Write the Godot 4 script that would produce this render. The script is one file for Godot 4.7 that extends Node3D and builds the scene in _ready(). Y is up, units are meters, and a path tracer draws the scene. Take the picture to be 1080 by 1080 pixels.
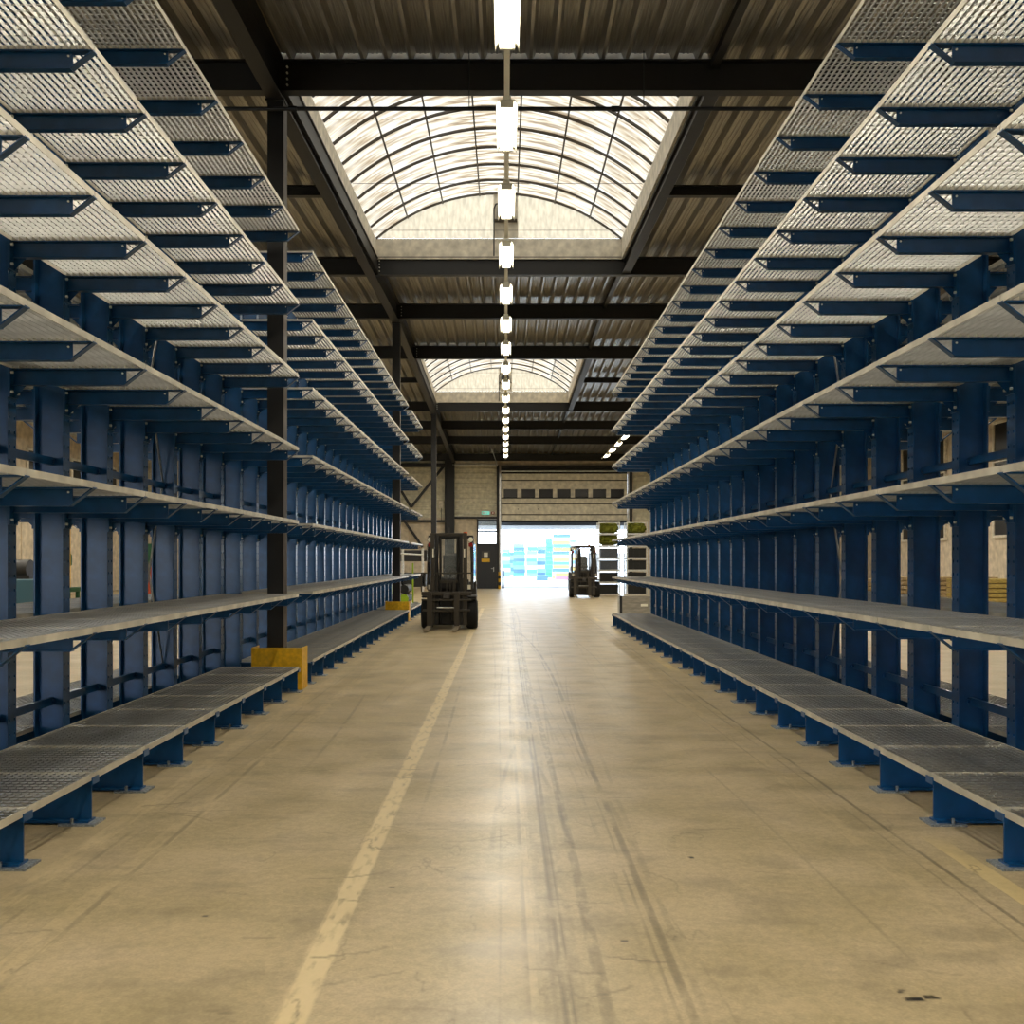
extends Node3D
# A long warehouse aisle between blue cantilever racks, seen from just inside the gable.
# y is up, the aisle runs along -z; d is the distance along the aisle (z = -d).

const S := 0.882            # spacing of the rack columns
const REACH := 0.94        # length of a rack arm
const RIDGE := 26.98
const ORD := ["first", "second", "third", "fourth", "fifth", "sixth", "seventh", "eighth", "ninth", "tenth", "eleventh", "twelfth", "thirteenth", "fourteenth", "fifteenth", "sixteenth", "seventeenth", "eighteenth", "nineteenth", "twentieth", "twenty-first", "twenty-second", "twenty-third", "twenty-fourth"]

var M := {}
var taken := {}
var rng := RandomNumberGenerator.new()


# ------------------------------------------------------------------ mesh building
class MB:
	var mesh := ArrayMesh.new()
	var v := PackedVector3Array()
	var n := PackedVector3Array()
	var ix := PackedInt32Array()

	func quad(a: Vector3, b: Vector3, c: Vector3, d: Vector3) -> MB:
		var k := v.size()
		var nn := (b - a).cross(c - a)
		if nn.length_squared() < 1e-14:
			nn = (c - a).cross(d - a)
		nn = nn.normalized()
		for p in [a, b, c, d]:
			v.append(p)
			n.append(nn)
		for i in [0, 2, 1, 0, 3, 2]:
			ix.append(k + i)
		return self

	func squad(a: Vector3, b: Vector3, c: Vector3, d: Vector3, na: Vector3, nb: Vector3, nc: Vector3, nd: Vector3) -> MB:
		var k := v.size()
		v.append_array([a, b, c, d])
		n.append_array([na, nb, nc, nd])
		for i in [0, 2, 1, 0, 3, 2]:
			ix.append(k + i)
		return self

	func box(c: Vector3, s: Vector3, q := Basis.IDENTITY, ends := true) -> MB:
		var h := s * 0.5
		var p := []
		for i in 8:
			p.append(c + q * Vector3(h.x * (1 if i & 1 else -1), h.y * (1 if i & 2 else -1), h.z * (1 if i & 4 else -1)))
		quad(p[2], p[6], p[7], p[3])
		quad(p[0], p[1], p[5], p[4])
		quad(p[4], p[5], p[7], p[6])
		quad(p[1], p[0], p[2], p[3])
		if ends:
			quad(p[5], p[1], p[3], p[7])
			quad(p[0], p[4], p[6], p[2])
		return self

	func span(lo: Vector3, hi: Vector3) -> MB:
		return box((lo + hi) * 0.5, hi - lo)

	# chamfered block
	func cbox(c: Vector3, s: Vector3, r: float) -> MB:
		var h := s * 0.5
		var fs := [[Vector3.RIGHT, Vector3.UP, Vector3.BACK], [Vector3.UP, Vector3.BACK, Vector3.RIGHT], [Vector3.BACK, Vector3.RIGHT, Vector3.UP]]
		for f in fs:
			var a: Vector3 = f[0]
			var b: Vector3 = f[1]
			var e: Vector3 = f[2]
			var ha := absf(h.dot(a))
			var hb := absf(h.dot(b)) - r
			var he := absf(h.dot(e)) - r
			for sg in [1.0, -1.0]:
				var o: Vector3 = c + a * ha * sg
				if sg > 0:
					quad(o - b * hb - e * he, o + b * hb - e * he, o + b * hb + e * he, o - b * hb + e * he)
				else:
					quad(o - b * hb - e * he, o - b * hb + e * he, o + b * hb + e * he, o + b * hb - e * he)
		for f in fs:
			var a: Vector3 = f[0]
			var b: Vector3 = f[1]
			var e: Vector3 = f[2]
			var ha := absf(h.dot(a)) - r
			for sb in [1.0, -1.0]:
				for se in [1.0, -1.0]:
					var p1: Vector3 = c + b * absf(h.dot(b)) * sb + e * (absf(h.dot(e)) - r) * se
					var p2: Vector3 = c + b * (absf(h.dot(b)) - r) * sb + e * absf(h.dot(e)) * se
					if sb * se > 0:
						quad(p1 - a * ha, p1 + a * ha, p2 + a * ha, p2 - a * ha)
					else:
						quad(p1 - a * ha, p2 - a * ha, p2 + a * ha, p1 + a * ha)
		return self

	func bar(a: Vector3, b: Vector3, w: float, t: float, up := Vector3.UP) -> MB:
		var x := (b - a).normalized()
		if absf(x.dot(up)) > 0.98:
			up = Vector3.RIGHT
		var z := x.cross(up).normalized()
		var y := z.cross(x)
		return box((a + b) * 0.5, Vector3((b - a).length(), t, w), Basis(x, y, z))

	func tube(a: Vector3, b: Vector3, r: float, sides := 10, r2 := -1.0, caps := true) -> MB:
		if r2 < 0:
			r2 = r
		var x := (b - a).normalized()
		var u := x.cross(Vector3.UP if absf(x.y) < 0.9 else Vector3.RIGHT).normalized()
		var w := x.cross(u)
		for i in sides:
			var t0 := TAU * i / sides
			var t1 := TAU * (i + 1) / sides
			var n0 := u * cos(t0) + w * sin(t0)
			var n1 := u * cos(t1) + w * sin(t1)
			squad(a + n0 * r, a + n1 * r, b + n1 * r2, b + n0 * r2, n0, n1, n1, n0)
			if caps:
				quad(b, b + n0 * r2, b + n1 * r2, b)
				quad(a, a + n1 * r, a + n0 * r, a)
		return self

	func path(ps: Array, r: float, sides := 8) -> MB:
		for i in ps.size() - 1:
			tube(ps[i], ps[i + 1], r, sides)
		return self

	# profile in (x, y), spun about the y axis
	func lathe(pf: Array, c: Vector3, q := Basis.IDENTITY, sides := 20) -> MB:
		for j in pf.size() - 1:
			var a: Vector2 = pf[j]
			var b: Vector2 = pf[j + 1]
			var t := (b - a).normalized()
			for i in sides:
				var t0 := TAU * i / sides
				var t1 := TAU * (i + 1) / sides
				var e0 := Vector3(cos(t0), 0, sin(t0))
				var e1 := Vector3(cos(t1), 0, sin(t1))
				var n0 := q * (e0 * t.y - Vector3.UP * t.x)
				var n1 := q * (e1 * t.y - Vector3.UP * t.x)
				squad(c + q * (e0 * a.x + Vector3.UP * a.y), c + q * (e0 * b.x + Vector3.UP * b.y), c + q * (e1 * b.x + Vector3.UP * b.y), c + q * (e1 * a.x + Vector3.UP * a.y), n0, n0, n1, n1)
		return self

	# closed outline in (y, z) pushed along x; convex outlines get caps
	func prism(o: PackedVector2Array, x0: float, x1: float) -> MB:
		var tri := Geometry2D.triangulate_polygon(o)
		if not Geometry2D.is_polygon_clockwise(o):
			o.reverse()
			tri = Geometry2D.triangulate_polygon(o)
		for i in o.size():
			var a := o[i]
			var b := o[(i + 1) % o.size()]
			quad(Vector3(x0, a.x, a.y), Vector3(x0, b.x, b.y), Vector3(x1, b.x, b.y), Vector3(x1, a.x, a.y))
		for i in range(0, tri.size(), 3):
			for s in 2:
				var x := x1 if s else x0
				var k := v.size()
				for j in 3:
					var p := o[tri[i + j]]
					v.append(Vector3(x, p.x, p.y))
					n.append(Vector3(1 if s else -1, 0, 0))
				var g := (v[k + 1] - v[k]).cross(v[k + 2] - v[k])
				if g.x * (1 if s else -1) > 0:
					ix.append_array([k, k + 2, k + 1])
				else:
					ix.append_array([k, k + 1, k + 2])
		return self

	func done(m: Material) -> ArrayMesh:
		if v.size():
			var a := []
			a.resize(Mesh.ARRAY_MAX)
			a[Mesh.ARRAY_VERTEX] = v
			a[Mesh.ARRAY_NORMAL] = n
			a[Mesh.ARRAY_INDEX] = ix
			mesh.add_surface_from_arrays(Mesh.PRIMITIVE_TRIANGLES, a)
			mesh.surface_set_material(mesh.get_surface_count() - 1, m)
		v = PackedVector3Array()
		n = PackedVector3Array()
		ix = PackedInt32Array()
		return mesh


func mb() -> MB:
	return MB.new()


func named(called: String, parent: Node) -> String:
	var key := str(parent.get_instance_id()) + called
	var k: int = taken.get(key, 0)
	taken[key] = k + 1
	return called if k == 0 else "%s_%03d" % [called, k]


func put(mesh: Mesh, called: String, parent: Node, at := Vector3.ZERO, q := Basis.IDENTITY) -> MeshInstance3D:
	var o := MeshInstance3D.new()
	o.name = named(called, parent)
	o.mesh = mesh
	o.transform = Transform3D(q, at)
	parent.add_child(o, true)
	return o


func thing(called: String, label: String, category: String, at := Vector3.ZERO, turn := 0.0, group := "") -> Node3D:
	var o := Node3D.new()
	o.name = named(called, self)
	o.position = at
	o.rotation.y = turn
	add_child(o, true)
	return tag(o, label, category, group)


func tag(o: Node3D, label: String, category := "", group := "", kind := "") -> Node3D:
	if label:
		o.set_meta("label", label)
	if category:
		o.set_meta("category", category)
	if group:
		o.set_meta("group", group)
	if kind:
		o.set_meta("kind", kind)
	return o


func setting(called: String, label := "", at := Vector3.ZERO) -> Node3D:
	var o := Node3D.new()
	o.name = named(called, self)
	o.position = at
	add_child(o, true)
	return tag(o, label, "", "", "structure")


func copy(src: Node3D, label: String, at: Vector3, turn := 0.0) -> Node3D:
	var o: Node3D = src.duplicate()
	var stem: String = src.name
	o.name = named(stem, self)
	add_child(o, true)
	o.position = at
	o.rotation.y = turn
	o.set_meta("label", label)
	return o


func deck_y(d: float) -> float:
	return 8.34 - (0.0345 if d < RIDGE else 0.027) * absf(d - RIDGE)


func P(x: float, y: float, d: float) -> Vector3:
	return Vector3(x, y, -d)


# ------------------------------------------------------------------ materials
func noise(freq: float, octaves := 4, seed_ := 1, type := FastNoiseLite.TYPE_SIMPLEX_SMOOTH) -> FastNoiseLite:
	var f := FastNoiseLite.new()
	f.noise_type = type
	f.frequency = freq
	f.fractal_octaves = octaves
	f.seed = seed_
	return f


func tex(im: Image) -> ImageTexture:
	im.generate_mipmaps()
	return ImageTexture.create_from_image(im)


# grey noise, lifted into [lo, hi]
func grey(size: int, freq: float, lo: float, hi: float, seed_ := 1, octaves := 4) -> Image:
	var im := noise(freq, octaves, seed_).get_seamless_image(size, size)
	im.convert(Image.FORMAT_L8)
	var b := im.get_data()
	for i in b.size():
		b[i] = int(255.0 * lerpf(lo, hi, b[i] / 255.0))
	return Image.create_from_data(size, size, false, Image.FORMAT_L8, b)


func mat(called: String, c: Color, rough := 0.6, metal := 0.0) -> StandardMaterial3D:
	var m := StandardMaterial3D.new()
	m.resource_name = called
	m.albedo_color = c
	m.roughness = rough
	m.metallic = metal
	M[called] = m
	return m


func textured(m: StandardMaterial3D, t: Texture2D, scale: Vector3, rough_t: Texture2D = null) -> StandardMaterial3D:
	m.uv1_triplanar = true
	m.uv1_world_triplanar = true
	m.uv1_scale = scale
	m.albedo_texture = t
	if rough_t:
		m.roughness_texture = rough_t
	return m


func make_materials() -> void:
	var soft := tex(grey(256, 0.02, 0.78, 1.0, 3))
	var mottled := tex(grey(256, 0.035, 0.6, 1.0, 5, 5))
	textured(mat("blue_paint", Color(0.07, 0.30, 0.50), 0.30), soft, Vector3(0.9, 0.9, 0.9))
	textured(mat("galvanised", Color(0.86, 0.86, 0.85), 0.38, 0.92), soft, Vector3(0.6, 0.6, 0.6))
	M.blue_paint.metallic_specular = 0.43
	textured(mat("zinc_band", Color(0.87, 0.85, 0.79), 0.5, 0.25), soft, Vector3(0.6, 0.6, 0.6))
	textured(mat("galvanised_plate", Color(0.70, 0.74, 0.78), 0.45, 0.6), mottled, Vector3(5, 5, 5))
	mat("bolt_zinc", Color(0.93, 0.93, 0.90), 0.35, 0.3)
	textured(mat("dark_steel", Color(0.085, 0.083, 0.083), 0.5), soft, Vector3(0.8, 0.8, 0.8))
	textured(mat("lit_side_brown", Color(0.27, 0.235, 0.20), 0.6), soft, Vector3(0.8, 0.8, 0.8))
	var deck := textured(mat("deck_sheet", Color(0.70, 0.685, 0.65), 0.32, 0.6), null, Vector3(3, 3, 0.12))
	deck.albedo_texture = tex(grey(256, 0.05, 0.72, 1.0, 9))
	textured(mat("curb_board", Color(0.95, 0.92, 0.85), 0.55), soft, Vector3(0.7, 0.7, 0.7))
	# sheets of yellowed, streaky fibreglass that let the daylight through
	var st := noise(0.012, 5, 21).get_seamless_image(512, 512)
	st.convert(Image.FORMAT_RGB8)
	var g := Gradient.new()
	g.offsets = PackedFloat32Array([0.18, 0.38, 0.5, 0.62, 0.8])
	g.colors = PackedColorArray([Color(0.58, 0.49, 0.39), Color(0.82, 0.74, 0.63), Color(0.92, 0.87, 0.79), Color(0.98, 0.96, 0.92), Color(1, 0.99, 0.98)])
	recolour(st, g)
	var pane := textured(mat("fibreglass", Color(0.785, 0.75, 0.70), 0.5), tex(st), Vector3(0.16, 0.5, 0.9))
	pane.uv1_world_triplanar = false
	pane.backlight_enabled = true
	pane.backlight = Color(0.735, 0.735, 0.735)
	var gable := textured(mat("fibreglass_gable", Color(0.81, 0.745, 0.64), 0.5), soft, Vector3(1.4, 0.5, 1.0))
	gable.backlight_enabled = true
	gable.backlight = Color(0.735, 0.735, 0.735)
	mat("alloy_dark", Color(0.32, 0.29, 0.26), 0.5, 0.3)
	mat("white_enamel", Color(0.92, 0.92, 0.88), 0.35)
	var tubem := mat("lamp_glow", Color(1, 1, 1), 0.4)
	tubem.emission_enabled = true
	tubem.emission = Color(1.0, 0.95, 0.86)
	tubem.emission_energy_multiplier = 7.0
	textured(mat("yellow_paint", Color(0.95, 0.74, 0.06), 0.45), tex(grey(256, 0.03, 0.8, 1.0, 33, 5)), Vector3(1.5, 1.5, 1.5))
	textured(mat("cream_cladding", Color(0.90, 0.88, 0.78), 0.5), soft, Vector3(0.6, 0.6, 0.6))
	textured(mat("precast", Color(0.88, 0.82, 0.72), 0.8), soft, Vector3(0.4, 0.4, 0.4))
	textured(mat("door_panel", Color(0.95, 0.92, 0.84), 0.5), soft, Vector3(0.5, 0.5, 0.5))
	mat("door_rubber", Color(0.06, 0.06, 0.06), 0.8)
	mat("navy_door", Color(0.075, 0.09, 0.12), 0.4)
	mat("black_window", Color(0.07, 0.065, 0.06), 0.35)
	var gl := mat("clear_glass", Color(0.9, 0.95, 0.95, 0.12), 0.03)
	gl.transparency = BaseMaterial3D.TRANSPARENCY_ALPHA
	mat("lift_black", Color(0.075, 0.07, 0.065), 0.5)
	mat("lift_steel", Color(0.24, 0.22, 0.19), 0.45, 0.3)
	mat("lift_grey", Color(0.23, 0.22, 0.21), 0.5)
	mat("fork_worn", Color(0.55, 0.50, 0.42), 0.45, 0.6)
	mat("tyre", Color(0.05, 0.05, 0.05), 0.85)
	mat("lens_white", Color(0.95, 0.93, 0.85), 0.2)
	mat("lens_amber", Color(0.9, 0.35, 0.05), 0.3)
	mat("lens_red", Color(0.55, 0.06, 0.04), 0.3)
	textured(mat("crate_black", Color(0.06, 0.07, 0.06), 0.6), soft, Vector3(2, 2, 2))
	textured(mat("crate_grey", Color(0.30, 0.33, 0.37), 0.45), soft, Vector3(2, 2, 2))
	textured(mat("moss_green", Color(0.58, 0.60, 0.12), 0.9), tex(grey(256, 0.06, 0.35, 1.0, 41, 5)), Vector3(2.2, 2.2, 2.2))
	textured(mat("white_frame", Color(0.88, 0.88, 0.86), 0.4), soft, Vector3(2, 2, 2))
	textured(mat("grey_plank", Color(0.64, 0.62, 0.58), 0.75), soft, Vector3(0.6, 4, 4))
	textured(mat("yellow_timber", Color(0.80, 0.70, 0.38), 0.75), mottled, Vector3(0.6, 4, 4))
	textured(mat("pale_timber", Color(0.74, 0.64, 0.46), 0.75), mottled, Vector3(0.6, 4, 4))
	mat("paper", Color(0.9, 0.89, 0.84), 0.8)
	mat("teal_machine", Color(0.20, 0.36, 0.42), 0.5)
	mat("green_machine", Color(0.07, 0.33, 0.20), 0.5)
	mat("lime", Color(0.55, 0.68, 0.08), 0.5)
	mat("orange_paint", Color(0.72, 0.28, 0.10), 0.5)
	mat("sign_green", Color(0.03, 0.50, 0.36), 0.5)
	mat("pipe_paint", Color(0.06, 0.08, 0.12), 0.45)
	textured(mat("yard_concrete", Color(0.78, 0.77, 0.74), 0.8), mottled, Vector3(0.1, 0.1, 0.1))
	for c in [["sky_blue", Color(0.38, 0.53, 0.61)], ["deep_blue", Color(0.25, 0.38, 0.56)], ["teal", Color(0.27, 0.50, 0.53)], ["emerald", Color(0.25, 0.50, 0.41)], ["sunny", Color(0.60, 0.51, 0.30)], ["pink", Color(0.56, 0.38, 0.46)], ["off_white", Color(0.60, 0.60, 0.59)]]:
		mat("crate_" + c[0], c[1], 0.5)


func recolour(im: Image, g: Gradient) -> void:
	var table := []
	for i in 256:
		table.append(g.sample(i / 255.0))
	var b := im.get_data()
	for i in range(0, b.size(), 3):
		var c: Color = table[b[i]]
		b[i] = int(c.r * 255)
		b[i + 1] = int(c.g * 255)
		b[i + 2] = int(c.b * 255)
	im.set_data(im.get_width(), im.get_height(), false, Image.FORMAT_RGB8, b)


# ------------------------------------------------------------------ floor
func concrete() -> Image:
	var n := 1024
	var coarse := noise(0.006, 5, 51).get_seamless_image(n, n)
	coarse.convert(Image.FORMAT_L8)
	var fine := noise(0.09, 3, 52).get_seamless_image(n, n)
	fine.convert(Image.FORMAT_L8)
	var a := coarse.get_data()
	var b := fine.get_data()
	var out := PackedByteArray()
	out.resize(n * n * 3)
	var grain := noise(0.33, 2, 53).get_seamless_image(n, n)
	grain.convert(Image.FORMAT_L8)
	var e := grain.get_data()
	for i in n * n:
		var k := 0.86 + 0.13 * a[i] / 255.0 + 0.13 * (b[i] / 255.0 - 0.5) + 0.14 * (e[i] / 255.0 - 0.5)
		out[i * 3] = mini(255, int(186 * k))
		out[i * 3 + 1] = mini(255, int(168 * k))
		out[i * 3 + 2] = mini(255, int((131 + 10.0 * (a[i] / 255.0 - 0.5)) * k))
	return Image.create_from_data(n, n, false, Image.FORMAT_RGB8, out)


const AX0 := -2.75
const AX1 := 2.75
const AD0 := -2.0
const AD1 := 34.0
const TW := 704
const TH := 2048

func dab(im: Image, x: float, d: float, w: float, c: Color, a: float, wear: FastNoiseLite, bite := 0.0) -> void:
	var row := int((d - AD0) / (AD1 - AD0) * TH)
	if row < 0 or row >= TH:
		return
	var x0 := (x - w * 0.5 - AX0) / (AX1 - AX0) * TW
	var x1 := (x + w * 0.5 - AX0) / (AX1 - AX0) * TW
	for px in range(maxi(0, int(floor(x0))), mini(TW - 1, int(ceil(x1))) + 1):
		var cover := clampf(minf(px + 1.0, x1) - maxf(float(px), x0), 0.0, 1.0)
		var k := clampf((wear.get_noise_2d(px * 1.0, row * 0.6) + 0.5 - bite) * 2.0, 0.0, 1.0)
		var al := a * cover * k
		if al > 0.01:
			var old := im.get_pixel(px, row)
			var na := al + old.a * (1.0 - al)
			var mixed := c.lerp(old, old.a * (1.0 - al) / na)
			im.set_pixel(px, row, Color(mixed.r, mixed.g, mixed.b, na))


func marks() -> Image:
	var im := Image.create(TW, TH, false, Image.FORMAT_RGBA8)
	im.fill(Color(0.3, 0.26, 0.2, 0.0))
	var wear := noise(0.035, 4, 61)
	var patch := noise(0.008, 4, 62)
	# rubbed-in dirt, drawn out across the aisle by turning trucks
	var stain := noise(0.016, 5, 63)
	var lat := noise(0.02, 4, 64)
	for y in TH:
		for x in TW:
			var k := stain.get_noise_2d(x * 0.8, y * 1.6) + 0.7 * lat.get_noise_2d(x * 0.35, y * 4.0)
			if k > 0.06:
				im.set_pixel(x, y, Color(0.31, 0.28, 0.23, minf(0.26, (k - 0.06) * 0.42)))
			elif k < -0.25:
				im.set_pixel(x, y, Color(0.80, 0.72, 0.57, minf(0.16, (-0.25 - k) * 0.4)))
	var step := (AD1 - AD0) / TH
	var ragged := noise(0.12, 4, 65)
	var tyre := Color(0.20, 0.175, 0.145)
	var pale := Color(0.82, 0.74, 0.57)
	var d := AD0
	while d < AD1:
		var w2 := patch.get_noise_2d(d * 11.0, 90.0)
		# worn lane line
		dab(im, -0.745, d, 0.108, Color(0.86, 0.78, 0.60), 0.72, ragged, -0.12)
		dab(im, -0.745 + 0.01 * w2, d, 0.13, Color(0.84, 0.76, 0.60), 0.40, ragged, 0.18)
		# scrubbed strips and a lost line along the rack feet
		dab(im, 2.27, d, 0.024, tyre, 0.5, wear, 0.0)
		dab(im, 2.18, d, 0.014, tyre, 0.3, wear, 0.1)
		dab(im, 2.02 + 0.04 * w2, d, 0.10, pale, 0.25, ragged, 0.2)
		dab(im, 2.46, d, 0.12, Color(0.85, 0.76, 0.52), 0.75, patch, 0.5)
		dab(im, -1.95, d, 0.13, pale, 0.28, ragged, 0.2)
		dab(im, -2.2, d, 0.02, tyre, 0.25, wear, 0.1)
		dab(im, -2.33, d, 0.12, pale, 0.3, ragged, 0.12)
		# the two polished wheel tracks
		dab(im, 0.22, d, 0.16, tyre, 0.16, ragged, 0.1)
		dab(im, 0.10, d, 0.05, pale, 0.30, ragged, 0.2)
		dab(im, 0.215, d, 0.018, tyre, 0.55, wear, 0.0)
		dab(im, 0.25 + 0.01 * w2, d, 0.012, tyre, 0.5, wear, 0.05)
		dab(im, 0.335 + 0.03 * sin(d * 0.3), d, 0.05, tyre, 0.32, ragged, 0.08)
		# one long turn out of the gate
		var turn := 0.66 if d < 12.0 else 0.66 - 1.25 * pow((d - 12.0) / 18.0, 2.4)
		dab(im, turn, d, 0.035, tyre, 0.42, wear, 0.02)
		dab(im, turn - 0.05, d, 0.012, tyre, 0.35, wear, 0.05)
		d += step
	# single tyre traces
	for i in 44:
		var lane := rng.randf_range(-0.1, 0.75) if i < 26 else rng.randf_range(-2.2, 2.1)
		var bend := rng.randf_range(-0.25, 0.25)
		var from := rng.randf_range(1.0, 18.0)
		var length := rng.randf_range(3.0, 14.0)
		var wide := rng.randf_range(0.006, 0.03)
		var dark := rng.randf_range(0.12, 0.32)
		d = from
		while d < from + length:
			var u := (d - from) / length
			dab(im, lane + bend * u * u, d, wide, tyre, dark * minf(1.0, 4.0 * minf(u, 1.0 - u)), wear, 0.05)
			d += step
	# scuffs across, fine cracks
	for i in 90:
		var cx := rng.randf_range(-2.3, 2.3)
		var cd := rng.randf_range(2.5, 16.0)
		var dir := rng.randf_range(-0.35, 0.35) + (PI if i % 2 else 0.0)
		var dark := rng.randf_range(0.12, 0.3)
		for k in rng.randi_range(6, 34):
			dab(im, cx, cd, 0.02, tyre, dark, wear, -0.1)
			dir += rng.randf_range(-0.08, 0.08)
			cx += cos(dir) * 0.012
			cd += sin(dir) * 0.012
	for i in 40:
		var cx := rng.randf_range(-0.7, 0.9) if i < 30 else rng.randf_range(-2.4, 2.4)
		var cd := rng.randf_range(2.8, 7.0)
		var dir := rng.randf_range(0, TAU)
		for k in rng.randi_range(12, 50):
			dab(im, cx, cd, 0.006, Color(0.2, 0.17, 0.13), 0.32, wear, -0.4)
			dir += rng.randf_range(-0.9, 0.9)
			cx += cos(dir) * 0.007
			cd += sin(dir) * 0.016
	# black rubber chips
	for c in [[1.49, 3.72, 0.07, 0.03], [1.56, 3.74, 0.06, 0.012], [1.47, 3.79, 0.03, 0.02], [0.16, 3.35, 0.04, 0.05], [-1.35, 4.6, 0.03, 0.015], [-0.55, 5.0, 0.03, 0.01], [1.0, 5.5, 0.03, 0.012], [0.5, 4.3, 0.04, 0.008]]:
		var q: float = c[1]
		while q < c[1] + c[3]:
			dab(im, c[0] + rng.randf_range(-0.01, 0.01), q, c[2] * rng.randf_range(0.5, 1.0), Color(0.05, 0.05, 0.05), 0.95, wear, -0.3)
			q += step * 0.5
	return im


func floor_sheet(x0: float, x1: float, d0: float, d1: float, m: Material) -> ArrayMesh:
	var a := []
	a.resize(Mesh.ARRAY_MAX)
	var v := PackedVector3Array([P(x0, 0, d0), P(x1, 0, d0), P(x1, 0, d1), P(x0, 0, d1)])
	var u := PackedVector2Array()
	for p in v:
		u.append(Vector2(p.x, -p.z) / 5.5)
	a[Mesh.ARRAY_VERTEX] = v
	a[Mesh.ARRAY_NORMAL] = PackedVector3Array([Vector3.UP, Vector3.UP, Vector3.UP, Vector3.UP])
	a[Mesh.ARRAY_TEX_UV] = u
	a[Mesh.ARRAY_TEX_UV2] = PackedVector2Array([Vector2(0, 0), Vector2(1, 0), Vector2(1, 1), Vector2(0, 1)])
	a[Mesh.ARRAY_INDEX] = PackedInt32Array([0, 2, 1, 0, 3, 2])
	var r := ArrayMesh.new()
	r.add_surface_from_arrays(Mesh.PRIMITIVE_TRIANGLES, a)
	r.surface_set_material(0, m)
	return r


func build_floor() -> void:
	var plain := mat("concrete", Color(1, 1, 1), 0.60)
	plain.albedo_texture = tex(concrete())
	plain.roughness_texture = tex(grey(512, 0.015, 0.5, 0.75, 71, 5))
	var worn := plain.duplicate() as StandardMaterial3D
	worn.resource_name = "concrete_aisle"
	worn.detail_enabled = true
	worn.detail_albedo = tex(marks())
	worn.detail_blend_mode = BaseMaterial3D.BLEND_MODE_MIX
	worn.detail_uv_layer = BaseMaterial3D.DETAIL_UV_2
	var f := setting("floor")
	put(floor_sheet(AX0, AX1, AD0, AD1, worn), "aisle_slab", f)
	put(floor_sheet(AX0, AX1, AD1, 57.5, plain), "slab", f)
	put(floor_sheet(-20, AX0, -16.0, 57.5, plain), "slab", f)
	put(floor_sheet(AX1, 20, -16.0, 57.5, plain), "slab", f)
	put(floor_sheet(AX0, AX1, -16.0, AD0, plain), "slab", f)
	put(mb().span(P(-20, -0.25, 57.5), P(20, -0.01, -16)).done(M.precast), "subfloor", f)
	var yard := setting("ground")
	put(mb().span(P(-120, -0.3, 260), P(120, -0.012, 57.5)).done(M.yard_concrete), "yard", yard)
	put(mb().span(P(-120, -0.3, -16.0), P(120, -0.012, -120)).done(M.yard_concrete), "yard", yard)


# ------------------------------------------------------------------ roof
func i_beam(b: MB, a: Vector3, c: Vector3, w: float, h: float) -> void:
	# a and c: the middle of the top flange at either end
	b.bar(a - Vector3.UP * 0.009, c - Vector3.UP * 0.009, w, 0.018)
	b.bar(a - Vector3.UP * (h - 0.009), c - Vector3.UP * (h - 0.009), w, 0.018)
	b.bar(a - Vector3.UP * h * 0.5, c - Vector3.UP * h * 0.5, 0.012, h - 0.036)


func deck_mesh(x0: float, x1: float, length: float) -> ArrayMesh:
	var pf := PackedVector2Array()
	var x := floorf(x0 / 0.3) * 0.3
	while x < x1:
		for q in [[0.0, 0.0], [0.042, 0.0], [0.085, 0.105], [0.120, 0.105], [0.126, 0.097], [0.146, 0.097], [0.152, 0.105], [0.183, 0.105], [0.189, 0.097], [0.209, 0.097], [0.215, 0.105], [0.257, 0.105]]:
			var px: float = x + q[0]
			if px >= x0 and px <= x1:
				pf.append(Vector2(px, q[1]))
		x += 0.3
	var b := mb()
	for i in pf.size() - 1:
		var p := pf[i]
		var q := pf[i + 1]
		b.quad(Vector3(p.x, p.y, 0), Vector3(q.x, q.y, 0), Vector3(q.x, q.y, -length), Vector3(p.x, p.y, -length))
	return b.done(M.deck_sheet)


const SKY_L := -2.80
const SKY_R := 2.526

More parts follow.
